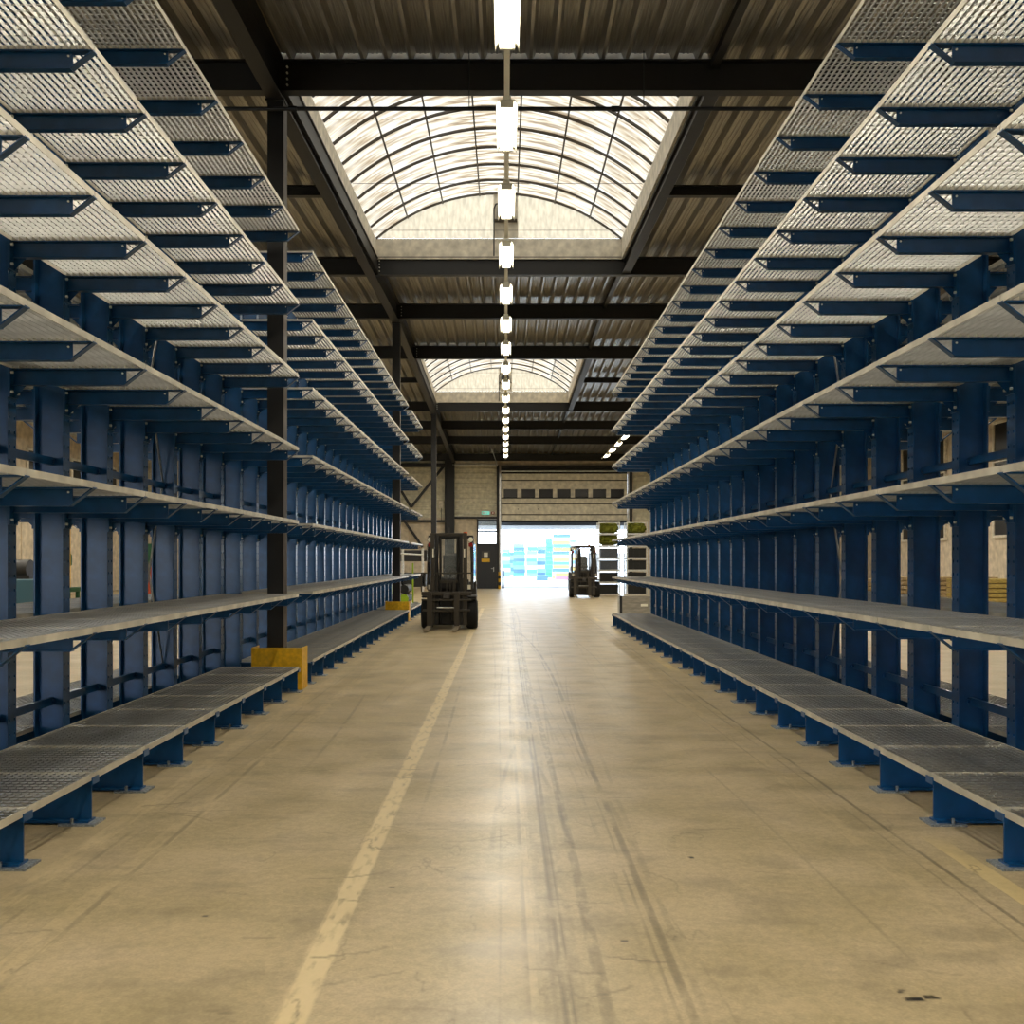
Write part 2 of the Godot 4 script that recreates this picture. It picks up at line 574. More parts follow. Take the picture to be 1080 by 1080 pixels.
func build_roof() -> void:
	var ds := []
	for k in 16:
		ds.append(-15.41 + 4.71 * k)
	ds[15] = 57.3
	var roof := setting("ceiling")
	for k in 15:
		var d0: float = ds[k]
		var d1: float = ds[k + 1]
		var rise := deck_y(d1) - deck_y(d0)
		var length := Vector2(d1 - d0, rise).length()
		var q := Basis(Vector3.RIGHT, atan2(rise, d1 - d0))
		var sky := k in [2, 3, 6, 7, 10, 11]
		for r in ([[-20.0, SKY_L - 0.03], [SKY_R + 0.03, 20.0]] if sky else [[-20.0, SKY_L], [SKY_L, SKY_R], [SKY_R, 20.0]]):
			put(deck_mesh(r[0], r[1], length), "deck_sheet", roof, P(0, deck_y(d0), d0), q)
			put(mb().span(Vector3(r[0], 0.112, -length), Vector3(r[1], 0.26, 0)).done(M.precast), "roof_insulation", roof, P(0, deck_y(d0), d0), q)
	# cross beams
	for k in 16:
		var d: float = minf(ds[k], 57.1)
		var o := setting("roof_beam", "black steel beam running across the hall under the roof deck, %s counted from the camera end" % ORD[k])
		var b := mb()
		var y := deck_y(d) - 0.004
		if k in [3, 7, 11]:
			i_beam(b, P(-19.9, y, d), P(SKY_L - 0.12, y, d), 0.12, 0.18)
			i_beam(b, P(SKY_R + 0.16, y, d), P(19.9, y, d), 0.12, 0.18)
		else:
			i_beam(b, P(-19.9, y, d), P(19.9, y, d), 0.16, 0.39)
		put(b.done(M.dark_steel), "beam", o)
		# bolts on the end plates beside the main girder
		if k in [6, 8, 9, 10, 12]:
			var c := mb()
			for j in 4:
				for sd in [1, -1]:
					var yy := y - 0.07 - 0.075 * j
					c.tube(P(-2.86 + sd * 0.13, yy, d - 0.006), P(-2.86 + sd * 0.13, yy, d - 0.03), 0.014, 6)
			tag(put(c.done(M.bolt_zinc), "bolts", o), "", "", "", "stuff")
	# girders along the hall, on the columns
	for gx in [-2.86, 11.3, -16.98]:
		var g := setting("roof_girder", "long black steel girder running along the hall under the roof")
		var b := mb()
		for seg in [[-15.8, RIDGE], [RIDGE, 57.2]]:
			i_beam(b, P(gx, deck_y(seg[0]) - 0.006, seg[0]), P(gx, deck_y(seg[1]) - 0.006, seg[1]), 0.2, 0.51)
		put(b.done(M.dark_steel), "girder", g)
	# light trimmers beside the skylights
	var t := setting("trim_1")
	for seg in [[-15.8, RIDGE], [RIDGE, 57.2]]:
		var b := mb()
		b.bar(P(2.62, deck_y(seg[0]) - 0.05, seg[0]), P(2.62, deck_y(seg[1]) - 0.05, seg[1]), 0.10, 0.1)
		put(b.done(M.dark_steel), "trimmer", t)
	for seg in [[-5.99, 3.43], [12.85, 22.27], [31.69, 41.11]]:
		for xx in [SKY_R + 0.1, SKY_L + 0.02]:
			var b := mb()
			i_beam(b, P(xx, deck_y(seg[0]) - 0.03, seg[0]), P(xx, deck_y(seg[1]) - 0.03, seg[1]), 0.18 if xx > 0 else 0.06, 0.33)
			put(b.done(M.dark_steel), "trimmer", t)
	skylight(-5.91, 3.35, "barrel-vaulted skylight of cream sheets above and behind the camera")
	skylight(12.93, 22.19, "barrel-vaulted skylight of streaky cream sheets over the near part of the aisle")
	skylight(31.77, 41.03, "barrel-vaulted skylight of cream sheets further down the aisle, beyond the roof ridge")


func skylight(d0: float, d1: float, label: String) -> void:
	var root := setting("skylight", label)
	var rise := deck_y(d1) - deck_y(d0)
	root.position = P(0, deck_y(d0), d0)
	root.rotation.x = atan2(rise, d1 - d0)
	var L := Vector2(d1 - d0, rise).length()
	var hw := (SKY_R - SKY_L) * 0.5
	var cx := (SKY_R + SKY_L) * 0.5
	var up := 0.385
	# upstand
	for e in [[Vector3(SKY_L - 0.05, -0.05, -L), Vector3(SKY_L, up, 0)], [Vector3(SKY_R, -0.05, -L), Vector3(SKY_R + 0.05, up, 0)], [Vector3(SKY_L, -0.05, -L - 0.05), Vector3(SKY_R, up, -L)], [Vector3(SKY_L, -0.05, 0), Vector3(SKY_R, up, 0.05)]]:
		put(mb().span(e[0], e[1]).done(M.curb_board), "upstand", root)
	# vault
	var sag := 0.97
	var R := (hw * hw + sag * sag) / (2.0 * sag)
	var half := asin(hw / R)
	var cy := up + sag - R
	var pt := func(a: float, z: float, r: float) -> Vector3: return Vector3(cx + r * sin(a), cy + r * cos(a), z)
	var nb := 10
	var cell := L / nb
	for k in 7:
		var b := mb()
		for j in 4:
			var a0 := lerpf(-half, half, (k + j / 4.0) / 7.0)
			var a1 := lerpf(-half, half, (k + (j + 1) / 4.0) / 7.0)
			var n0 := Vector3(sin(a0), cos(a0), 0)
			var n1 := Vector3(sin(a1), cos(a1), 0)
			b.squad(pt.call(a0, 0.0, R), pt.call(a1, 0.0, R), pt.call(a1, -cell, R), pt.call(a0, -cell, R), n0, n1, n1, n0)
		var m := b.done(M.fibreglass)
		for i in nb:
			put(m, "pane", root, Vector3(0, 0, -cell * i))
	# ribs across, glazing bars along
	var rib := mb()
	for j in 28:
		var a0 := lerpf(-half, half, j / 28.0)
		var a1 := lerpf(-half, half, (j + 1) / 28.0)
		for z in [0.022, -0.022]:
			rib.bar(pt.call(a0, z, R - 0.02), pt.call(a1, z, R - 0.02), 0.014, 0.035, Vector3(sin(a0), cos(a0), 0))
	var ribm := rib.done(M.alloy_dark)
	for i in nb + 1:
		put(ribm, "rib", root, Vector3(0, 0, -cell * clampf(i, 0.06, nb - 0.06)))
	for k in range(1, 7):
		var a := lerpf(-half, half, k / 7.0)
		put(mb().bar(pt.call(a, 0.0, R - 0.03), pt.call(a, -L, R - 0.03), 0.028, 0.035, Vector3(sin(a), cos(a), 0)).done(M.alloy_dark), "glazing_bar", root)
	# end gables
	for z in [-L + 0.004, -0.004]:
		var b := mb()
		for j in 28:
			var a0 := lerpf(-half, half, j / 28.0)
			var a1 := lerpf(-half, half, (j + 1) / 28.0)
			var p0: Vector3 = pt.call(a0, z, R)
			var p1: Vector3 = pt.call(a1, z, R)
			b.quad(Vector3(p0.x, up, z), Vector3(p1.x, up, z), p1, p0)
		put(b.done(M.fibreglass_gable), "gable_pane", root)
	# smoke vent gear on the far gable
	var gx := -0.10
	var z := -L + 0.03
	put(mb().span(Vector3(gx - 0.15, up, z), Vector3(gx + 0.38, up + 0.95, z + 0.03)).done(M.curb_board), "vent_board", root)
	put(mb().tube(Vector3(gx + 0.10, up + 0.52, z + 0.03), Vector3(gx + 0.10, up + 0.52, z + 0.16), 0.16, 18).done(M.lift_grey), "vent_motor", root)
	put(mb().bar(Vector3(gx - 0.12, up + 0.34, z + 0.12), Vector3(gx + 0.36, up + 0.34, z + 0.12), 0.2, 0.02).done(M.alloy_dark), "vent_bracket", root)
	put(mb().path([Vector3(gx + 0.1, up + 0.72, z + 0.1), Vector3(gx - 0.1, up + 0.70, z + 0.1), Vector3(gx - 0.14, up + 0.6, z + 0.1), Vector3(gx - 0.14, -0.02, z + 0.1)], 0.016).done(M.lift_grey), "conduit", root)
	for i in 3:
		var zz := -L * (0.30 + 0.32 * i)
		put(mb().tube(Vector3(SKY_L, up + 0.02, zz), Vector3(SKY_R, up + 0.02, zz), 0.005, 5).done(M.alloy_dark), "safety_wire", root)


func build_columns() -> void:
	for e in [[12.85, "black steel column rising from the yellow block between the two nearer racks"], [26.96, "black steel column rising from the farther yellow block"], [41.11, "slim black steel column behind the parked forklift, carrying the roof girder"]]:
		var d: float = e[0]
		var o := setting("steel_column", e[1], P(-2.86, 0, d))
		var h := deck_y(d) - 0.52
		var b := mb()
		b.span(Vector3(-0.1, 0, 0.086), Vector3(0.1, h, 0.1))
		b.span(Vector3(-0.1, 0, -0.1), Vector3(0.1, h, -0.086))
		b.span(Vector3(-0.005, 0, -0.086), Vector3(0.005, h, 0.086))
		put(b.done(M.dark_steel), "shaft", o)
		put(mb().span(Vector3(0.101, 0, -0.1), Vector3(0.104, h, 0.1)).done(M.lit_side_brown), "side_plate", o)  # added plate; its brown paints light onto the column's dark side
		put(mb().span(Vector3(-0.12, h - 0.02, -0.14), Vector3(0.12, h, 0.14)).done(M.dark_steel), "head_plate", o)
	# yellow bumper blocks round the feet
	for e in [[12.75, "large yellow steel collision block round the column foot nearer the camera"], [26.82, "small-looking yellow collision block round the farther column foot, by the forklift"]]:
		var o := thing("collision_block", e[1], "barrier", P(-2.81, 0, e[0]))
		put(mb().cbox(Vector3(0, 0.26, 0.16), Vector3(0.62, 0.52, 0.012), 0.003).done(M.yellow_paint), "front_plate", o)
		put(mb().cbox(Vector3(0.305, 0.26, -0.03), Vector3(0.012, 0.52, 0.36), 0.003).done(M.yellow_paint), "side_plate", o)
		put(mb().cbox(Vector3(-0.305, 0.26, -0.03), Vector3(0.012, 0.52, 0.36), 0.003).done(M.yellow_paint), "side_plate", o)


# ------------------------------------------------------------------ lamps
func build_lights() -> void:
	var hood := mb()
	for sd in [1.0, -1.0]:
		var pf := [Vector2(0.045, 0.035), Vector2(0.085, 0.028), Vector2(0.110, 0.0), Vector2(0.122, -0.045)]
		for j in 3:
			var a: Vector2 = pf[j]
			var c: Vector2 = pf[j + 1]
			hood.bar(Vector3(a.x * sd, a.y, 0), Vector3(c.x * sd, c.y, 0), 1.34, 0.004)
	var hood_m := hood.done(M.white_enamel)
	var tray_m := mb().span(Vector3(-0.045, 0.03, -0.67), Vector3(0.045, 0.075, 0.67)).done(M.white_enamel)
	var glow_m := mb().tube(Vector3(-0.042, -0.005, -0.6), Vector3(-0.042, -0.005, 0.6), 0.034, 12).tube(Vector3(0.042, -0.005, -0.6), Vector3(0.042, -0.005, 0.6), 0.034, 12).done(M.lamp_glow)
	var cap := mb()
	for z in [-0.63, 0.63]:
		cap.span(Vector3(-0.078, -0.04, z - 0.02), Vector3(0.078, 0.03, z + 0.02))
	var cap_m := cap.done(M.white_enamel)
	var rows := [[0.02, 24, "over the aisle"], [5.05, 24, "behind the unbroken rack"], [-5.05, 24, "behind the racks with yellow blocks"], [-15.0, 24, "above the workshop side"], [15.0, 24, "above the window side"]]
	for r in rows:
		var x: float = r[0]
		var rail := thing("lighting_rail", "long thin white metal lighting track hung %s" % r[2], "lighting track", P(x, 6.86, 20.0))
		put(mb().span(Vector3(-0.03, 0.016, -33.5), Vector3(0.03, 0.06, 33.5)).done(M.white_enamel), "track", rail)
		for k in 14:
			var d := -10.70 + 4.71 * k
			if absf(x) > 3.0 or not k in [2, 6, 10]:
				put(mb().tube(Vector3(0, 0.06, 20.0 - d), Vector3(0, deck_y(d) - 6.86, 20.0 - d), 0.006, 5).done(M.alloy_dark), "hanger", rail)
		for i in r[1]:
			var d: float = 1.98 + 2.58 * (i - 4)
			var o := thing("strip_light", "glowing white strip light, %s along the track %s" % [ORD[i], r[2]], "light", P(x, 6.80, d), 0.0, "strip lights hung " + r[2])
			put(tray_m, "gear_tray", o)
			put(hood_m, "reflector", o)
			put(glow_m, "tubes", o)
			put(cap_m, "end_caps", o)
			var l := AreaLight3D.new()
			l.name = "lamp_light"
			l.area_size = Vector2(0.14, 1.25)
			l.light_energy = LAMP * (1.7 if absf(x) > 10.0 else 1.0)
			l.light_color = LAMP_COLOR
			l.area_range = 60.0
			l.shadow_enabled = true
			l.position = Vector3(0, -0.05, 0)
			l.rotation = Vector3(-PI / 2, 0, 0)
			o.add_child(l, true)
	# sprinkler pipe below the first beam
	var s := thing("sprinkler_pipe", "thin dark sprinkler pipe hung below the first beam in view", "pipe", P(0, 7.13, 12.55))
	put(mb().tube(Vector3(-19, 0, 0), Vector3(19, 0, 0), 0.025, 10).done(M.pipe_paint), "pipe", s)
	for x in [-16.0, -12.0, -8.0, -4.0, -0.44, 1.70, 5.6, 9.5, 13.5, 17.5]:
		put(mb().tube(Vector3(x, 0, 0), Vector3(x, deck_y(12.5) - 7.13, 0), 0.006, 5).done(M.pipe_paint), "hanger", s)
	for x in [-2.6, 1.35, 3.6]:
		put(mb().tube(Vector3(x - 0.05, 0, 0), Vector3(x + 0.05, 0, 0), 0.034, 10).done(M.pipe_paint), "coupling", s)


# ------------------------------------------------------------------ racks
var col_m: ArrayMesh
var arm_m: ArrayMesh
var base_m: ArrayMesh
var foot_m: ArrayMesh
var grate_m: ArrayMesh
var tie_m: ArrayMesh
var bolts_m: ArrayMesh
const COL_H := 5.80

func make_rack_meshes() -> void:
	# column: I section, web across the aisle; the aisle flange is punched
	var b := mb()
	var fw := 0.125
	b.span(Vector3(0, 0, -fw / 2), Vector3(0.014, COL_H, -0.046))
	b.span(Vector3(0, 0, 0.046), Vector3(0.014, COL_H, fw / 2))
	b.span(Vector3(0, 0, -0.026), Vector3(0.014, COL_H, 0.026))
	var y := 0.0
	while y < COL_H:
		for z in [-0.036, 0.036]:
			b.box(Vector3(0.007, minf(y + 0.039, COL_H), z), Vector3(0.014, 0.08, 0.020))
		y += 0.1
	b.span(Vector3(0.216, 0, -fw / 2), Vector3(0.23, COL_H, fw / 2))
	b.span(Vector3(0.014, 0, -0.005), Vector3(0.216, COL_H, 0.005))
	b.span(Vector3(-0.005, COL_H, -fw / 2), Vector3(0.235, COL_H + 0.008, fw / 2))
	col_m = b.done(M.blue_paint)
	# arm: I section with an open raked nose; +x is away from the column, y = 0 is the top
	b = mb()
	var h := 0.115
	b.span(Vector3(0.012, -0.008, -0.03), Vector3(REACH - 0.01, 0, 0.03))
	b.span(Vector3(0.012, -h, -0.03), Vector3(REACH - 0.15, -h + 0.008, 0.03))
	b.span(Vector3(0.012, -h + 0.008, -0.004), Vector3(REACH - 0.145, -0.008, 0.004))
	b.bar(Vector3(REACH - 0.155, -h + 0.004, 0), Vector3(REACH - 0.015, -0.004, 0), 0.05, 0.008)
	b.span(Vector3(0, -0.20, -0.06), Vector3(0.014, 0.0, 0.06))
	b.quad(Vector3(0.014, -0.2, 0), Vector3(0.10, -h, 0), Vector3(0.014, -h, 0), Vector3(0.014, -0.15, 0))
	arm_m = b.done(M.blue_paint)
	b = mb()
	for yy in [-0.03, -0.165]:
		for z in [-0.045, 0.045]:
			b.tube(Vector3(0.012, yy, z), Vector3(0.030, yy, z), 0.011, 6)
	b.tube(Vector3(REACH - 0.17, -0.03, -0.010), Vector3(REACH - 0.17, -0.03, 0.010), 0.007, 6)
	bolts_m = b.done(M.bolt_zinc)
	# base arm: deep I section lying on the floor
	b = mb()
	var bh := 0.272
	b.span(Vector3(0, bh - 0.012, -0.055), Vector3(REACH - 0.03, bh, 0.055))
	b.span(Vector3(0, 0.012, -0.055), Vector3(REACH - 0.03, 0.024, 0.055))
	b.span(Vector3(0, 0.024, -0.005), Vector3(REACH - 0.03, bh - 0.012, 0.005))
	b.span(Vector3(REACH - 0.03, bh - 0.03, -0.05), Vector3(REACH - 0.005, bh + 0.012, 0.05))
	base_m = b.done(M.blue_paint)
	b = mb()
	b.span(Vector3(REACH - 0.20, 0, -0.09), Vector3(REACH + 0.02, 0.012, 0.09))
	for z in [-0.072, 0.072]:
		b.tube(Vector3(REACH - 0.12, 0.012, z), Vector3(REACH - 0.12, 0.045, z), 0.011, 6)
	foot_m = b.done(M.galvanised_plate)
	# grating panel: x from the column to the tip, z over one bay, y = 0 is its top
	b = mb()
	var t := 0.0035
	var dp := 0.03
	var w := REACH - 0.02
	var cells := 20
	for i in range(1, cells):
		b.box(Vector3(0.005 + w * i / cells, -dp / 2, -S / 2), Vector3(t, dp, S - 0.012), Basis.IDENTITY)
	for j in range(1, 13):
		b.box(Vector3(0.005 + w / 2, -0.005, -S * j / 13), Vector3(w - 0.004, 0.008, 0.005), Basis.IDENTITY, false)
	b.done(M.galvanised)
	b.span(Vector3(0.003, -dp - 0.002, -S + 0.005), Vector3(0.007, 0.0, -0.005))
	b.span(Vector3(w + 0.003, -dp - 0.009, -S + 0.004), Vector3(w + 0.008, 0.002, -0.004))
	b.span(Vector3(0.007, -dp, -0.015), Vector3(w + 0.003, 0.0, -0.003))
	b.span(Vector3(0.007, -dp, -S + 0.003), Vector3(w + 0.003, 0.0, -S + 0.015))
	grate_m = b.done(M.zinc_band)
	b = mb()
	b.span(Vector3(-0.015, -0.03, -S + 0.006), Vector3(0.015, 0.03, -0.006))
	for z in [-0.02, -S + 0.02]:
		b.tube(Vector3(-0.03, 0, z), Vector3(0.03, 0, z), 0.016, 8)
	tie_m = b.done(M.blue_paint)


func rack(label: String, side: float, face: float, d0: float, n: int, pitch: float, back: int, braces: Array) -> void:
	# side: +1 stands to +x of the aisle; face: x of the column's aisle flange; d0: distance of the first column
	var root := thing("cantilever_rack", label, "rack", P(face, 0, d0))
	var away := Basis(Vector3.UP, 0.0 if side > 0 else PI)      # mesh +x points away from the aisle
	var towards := Basis(Vector3.UP, PI if side > 0 else 0.0)
	var mirror := Basis(Vector3.LEFT, Vector3.UP, Vector3.BACK) # flips x only
	var g_front := mirror if side > 0 else Basis.IDENTITY
	var g_back := Basis.IDENTITY if side > 0 else mirror
	var bx := 0.23 * side
	for i in n:
		var z := -S * i
		put(col_m, "column", root, Vector3(0, 0, z), away)
		var b := put(base_m, "base_arm", root, Vector3(0, 0, z), towards)
		put(foot_m, "foot_plate", b)
		for l in range(1, 7):
			var a := put(arm_m, "arm", root, Vector3(0, 0.307 + pitch * l - 0.033, z), towards)
			tag(put(bolts_m, "bolts", a), "", "", "", "stuff")
		if i < back:
			put(base_m, "base_arm", root, Vector3(bx, 0, z), away)
			for l in range(1, 7):
				put(arm_m, "arm", root, Vector3(bx, 0.307 + pitch * l - 0.033, z), away)
		if i < n - 1:
			for l in 7:
				put(grate_m, "grating", root, Vector3(0, 0.307 + pitch * l, z), g_front)
				if i < back - 1:
					put(grate_m, "grating", root, Vector3(bx, 0.307 + pitch * l, z), g_back)
			for ty in [0.5, 2.37, 4.24]:
				put(tie_m, "tie_bar", root, Vector3(0.115 * side, ty, z))
	for i in braces:
		var z0: float = -S * i
		for seg in [[0.5, 2.37], [2.37, 4.24]]:
			for sw in 2:
				put(mb().bar(Vector3(0.13 * side + 0.012 * sw, seg[sw], z0 - 0.02), Vector3(0.13 * side + 0.012 * sw, seg[1 - sw], z0 - S + 0.02), 0.04, 0.008, Vector3.RIGHT).done(M.galvanised), "diagonal_brace", root)


func build_racks() -> void:
	make_rack_meshes()
	var d0 := 5.35 - S
	rack("nearer blue cantilever rack with grating shelves, in front of the large yellow block", -1.0, -3.425, d0, 10, 0.884, 10, [6])
	rack("long blue cantilever rack with grating shelves, between the two yellow blocks", -1.0, -3.425, d0 + 10 * S, 16, 0.884, 0, [6])
	rack("short blue cantilever rack beside the parked forklift, past the farther yellow block", -1.0, -3.425, d0 + 26 * S, 5, 0.884, 0, [])
	rack("unbroken blue cantilever rack facing the yellow blocks from across the aisle", 1.0, 3.515, d0, 24, 0.892, 12, [7, 16])


# ------------------------------------------------------------------ far wall and yard
func wx(px: float, d := 57.2) -> float:
	return (px - 532.7) * d / 1080.0


func wy(py: float, d := 57.2) -> float:
	return 1.6 - (py - 590.6) * d / 1080.0


func ribbed(b: MB, x0: float, x1: float, y0: float, y1: float, d: float, pitch := 0.28) -> void:
	var y := y0
	d -= 0.004
	while y < y1 - 0.02:
		var t := minf(y + pitch, y1)
		var s := (t - y)
		var pf := [Vector2(y, 0.0), Vector2(y + s * 0.55, 0.0), Vector2(y + s * 0.66, 0.035), Vector2(y + s * 0.90, 0.035), Vector2(t, 0.0)]
		for j in 4:
			var a: Vector2 = pf[j]
			var c: Vector2 = pf[j + 1]
			b.quad(P(x0, a.x, d - a.y), P(x1, a.x, d - a.y), P(x1, c.x, d - c.y), P(x0, c.x, d - c.y))
		y = t


func build_far_wall() -> void:
	var D := 57.3
	var w := setting("wall_far")
	var top := 7.75
	var dl := wx(528.3)
	var dr := wx(661.4)
	var pl := wx(503.0)
	var pr := wx(525.0)
	# solid core with openings for the gate and the door
	var core := mb()
	core.span(P(-20, 0, D + 0.25), P(pl, top, D))
	core.span(P(pl, wy(547.5), D + 0.25), P(pr, top, D))
	core.span(P(pr, 0, D + 0.25), P(dl, top, D))
	core.span(P(dl, wy(493), D + 0.25), P(dr, top, D))
	core.span(P(dr, 0, D + 0.25), P(20, top, D))
	put(core.done(M.precast), "wall_core", w)
	var c := mb()
	ribbed(c, -20, pl, wy(546), top, D)
	ribbed(c, pl, dl - 0.2, wy(546), top, D)
	put(c.done(M.cream_cladding), "cladding", w)
	c = mb()
	ribbed(c, dr + 0.35, 20, wy(549), top, D)
	put(c.done(M.cream_cladding), "cladding", w)
	for i in 9:
		put(mb().cbox(P(pl - 0.95 - 1.9 * i, 1.72, D - 0.03), Vector3(1.88, 3.40, 0.06), 0.01).done(M.precast), "precast_panel", w)
	for i in 7:
		put(mb().cbox(P(dr + 1.35 + 1.9 * i, 1.72, D - 0.03), Vector3(1.88, 3.40, 0.06), 0.01).done(M.precast), "precast_panel", w)
	# rails and bracing
	var t := setting("trim_2")
	put(mb().span(P(-20, wy(551), D - 0.12), P(wx(469), wy(548.5), D - 0.22)).done(M.dark_steel), "wall_rail", t)
	put(mb().span(P(wx(479), wy(547.2), D - 0.07), P(wx(524), wy(545), D - 0.17)).done(M.dark_steel), "wall_rail", t)
	put(mb().bar(P(wx(434), wy(535), D - 0.3), P(wx(469), wy(491), D - 0.3), 0.12, 0.14).done(M.dark_steel), "wall_brace", t)
	put(mb().bar(P(wx(425), wy(547), D - 0.3), P(wx(446), wy(577), D - 0.3), 0.12, 0.14).done(M.dark_steel), "wall_brace", t)
	put(mb().bar(P(wx(434), wy(535), D - 0.3), P(wx(420), wy(512), D - 0.3), 0.12, 0.14).done(M.dark_steel), "wall_brace", t)
	put(mb().span(P(wx(420), wy(493), D - 0.25), P(wx(470), wy(489), D - 0.4)).done(M.dark_steel), "wall_rail", t)
	put(mb().tube(P(wx(478), wy(490.5), D - 0.3), P(wx(525), wy(490.5), D - 0.3), 0.05, 10).done(M.galvanised), "wall_pipe", t)
	put(mb().tube(P(wx(525), wy(492), D - 0.35), P(wx(518), wy(474), D - 1.6), 0.025, 6).tube(P(wx(525), wy(492), D - 0.35), P(wx(490), wy(489), D - 1.6), 0.02, 6).done(M.galvanised), "stay_rod", t)
	var col := setting("steel_column", "wide dark steel column against the far gable wall", P(wx(474.3), 0, D - 0.28))
	put(mb().span(Vector3(-0.27, 0, -0.25), Vector3(-0.22, top - 0.5, 0.1)).span(Vector3(0.22, 0, -0.25), Vector3(0.27, top - 0.5, 0.1)).span(Vector3(-0.22, 0, -0.1), Vector3(0.22, top - 0.5, -0.06)).done(M.dark_steel), "shaft", col)
	put(mb().span(Vector3(-0.04, 2.6, -0.06), Vector3(0.0, 3.4, 0.0)).done(M.lift_grey), "cable_duct", col)
	# sectional gate, half raised
	var g := setting("door_1", "cream sectional gate half raised, with seven small dark windows in one row")
	var gd := D - 0.12
	var rows := [549.4, 542.8, 531.2, 525.2, 506.6, 499.0]
	var z0 := P(0, 0, gd + 0.06).z
	for r in 5:
		var y0 := wy(rows[r]) + 0.028
		var y1 := wy(rows[r + 1]) - 0.028
		if r == 3:
			var sec := mb()
			var wb := wy(524.4)
			var wt := wy(516.5)
			sec.span(P(dl + 0.02, y0, gd + 0.06), P(dr, wb, gd))
			sec.span(P(dl + 0.02, wt, gd + 0.06), P(dr, y1, gd))
			var xs := dl + 0.02
			for i in 7:
				var x0 := wx(531.9 + 18.75 * i)
				sec.span(P(xs, wb, gd + 0.06), P(x0, wt, gd))
				xs = wx(544.9 + 18.75 * i)
				var wn := put(mb().span(P(x0, wb, gd + 0.045), P(xs, wt, gd + 0.02)).done(M.black_window), "window_pane", g)
				var fr := mb()
				fr.span(P(x0 - 0.03, wb - 0.03, gd + 0.004), P(xs + 0.03, wb, gd - 0.012))
				fr.span(P(x0 - 0.03, wt, gd + 0.004), P(xs + 0.03, wt + 0.03, gd - 0.012))
				fr.span(P(x0 - 0.03, wb, gd + 0.004), P(x0, wt, gd - 0.012))
				fr.span(P(xs, wb, gd + 0.004), P(xs + 0.03, wt, gd - 0.012))
				put(fr.done(M.door_rubber), "window_frame", wn)
			sec.span(P(xs, wb, gd + 0.06), P(dr, wt, gd))
			put(sec.done(M.door_panel), "section", g)
		else:
			put(mb().cbox(P((dl + 0.02 + dr) / 2, (y0 + y1) / 2, gd + 0.03), Vector3(dr - dl - 0.02, y1 - y0, 0.06), 0.012).done(M.door_panel), "section", g)
	put(mb().span(P(dl, wy(549.5), gd + 0.075), P(dr, wy(492), gd + 0.062)).done(M.door_rubber), "weather_skin", g)
	put(mb().span(P(dl, wy(551), gd + 0.05), P(dr, wy(549.2), gd - 0.02)).done(M.door_rubber), "rubber_seal", g)
	put(mb().tube(P(dl, wy(497), gd - 0.1), P(dr, wy(497), gd - 0.1), 0.05, 10).done(M.galvanised), "spring_shaft", g)
	put(mb().span(P(dl, wy(495), gd - 0.02), P(dr, wy(491), gd - 0.12)).done(M.dark_steel), "lintel", g)
	for x in [dl - 0.09, dr + 0.02]:
		put(mb().span(P(x, 0, gd + 0.1), P(x + 0.09, 6.4, gd - 0.08)).done(M.galvanised), "track", g)
	for x in [dl - 0.24, dr + 0.14]:
		put(mb().span(P(x, 0, gd + 0.1), P(x + 0.14, 6.9, gd - 0.1)).done(M.dark_steel), "jamb", g)
	for x in [0.72, 1.85]:
		put(mb().tube(P(x, wy(537), gd - 0.02), P(x, wy(537), gd + 0.01), 0.03, 8).done(M.door_rubber), "grip", g)
	# personnel door with two lights over it
	var p := setting("door_2", "dark personnel door with two window lights above and a small notice")
	var fr2 := mb()
	fr2.span(P(pl, 0, D + 0.05), P(pl + 0.08, wy(547.5), D - 0.1)).span(P(pr - 0.08, 0, D + 0.05), P(pr, wy(547.5), D - 0.1))
	for yy in [wy(549), wy(560.2), wy(574)]:
		fr2.span(P(pl, yy - 0.05, D + 0.05), P(pr, yy + 0.05, D - 0.1))
	put(fr2.done(M.navy_door), "door_frame", p)
	put(mb().cbox(P((pl + pr) / 2, wy(574) / 2, D - 0.02), Vector3(pr - pl - 0.162, wy(574) - 0.03, 0.06), 0.006).done(M.navy_door), "leaf", p)
	put(mb().span(P(pl, 0, D + 0.12), P(pr, 0.03, D - 0.09)).done(M.navy_door), "threshold", p)
	for yy in [[560.2, 549.0], [574.0, 560.2]]:
		put(mb().span(P(pl + 0.08, wy(yy[0]) + 0.05, D + 0.01), P(pr - 0.08, wy(yy[1]) - 0.05, D)).done(M.clear_glass), "pane", p)
	put(mb().span(P(pr - 0.25, 0.95, D - 0.05), P(pr - 0.21, 1.2, D - 0.06)).bar(P(pr - 0.23, 1.12, D - 0.09), P(pr - 0.38, 1.12, D - 0.09), 0.025, 0.025).done(M.galvanised), "handle", p)
	var n := thing("notice", "small framed notice with a yellow strip on the dark personnel door", "notice", P(wx(512.2), wy(587), D - 0.056))
	put(mb().span(Vector3(-0.23, -0.12, 0), Vector3(0.23, 0.31, 0.006)).done(M.lift_grey), "sheet", n)
	put(mb().span(Vector3(-0.23, -0.31, 0), Vector3(0.23, -0.12, 0.006)).done(M.yellow_paint), "yellow_strip", n)
	put(mb().span(Vector3(-0.10, -0.02, 0.006), Vector3(0.12, 0.22, 0.009)).done(M.paper), "picture", n)
	var ex := thing("exit_sign", "small lit green and white escape sign above the personnel door", "sign", P(wx(512.2), wy(541), D - 0.05))
	put(mb().span(Vector3(-0.24, -0.11, 0), Vector3(0.24, 0.11, 0.08)).done(M.white_frame), "box", ex)
	var face := mat("sign_glow", Color(0.1, 0.7, 0.5), 0.4)
	face.emission_enabled = true
	face.emission = Color(0.5, 0.88, 0.82)
	face.emission_energy_multiplier = 0.7
	put(mb().span(Vector3(-0.22, -0.09, 0.08), Vector3(0.22, 0.09, 0.084)).done(face), "face", ex)
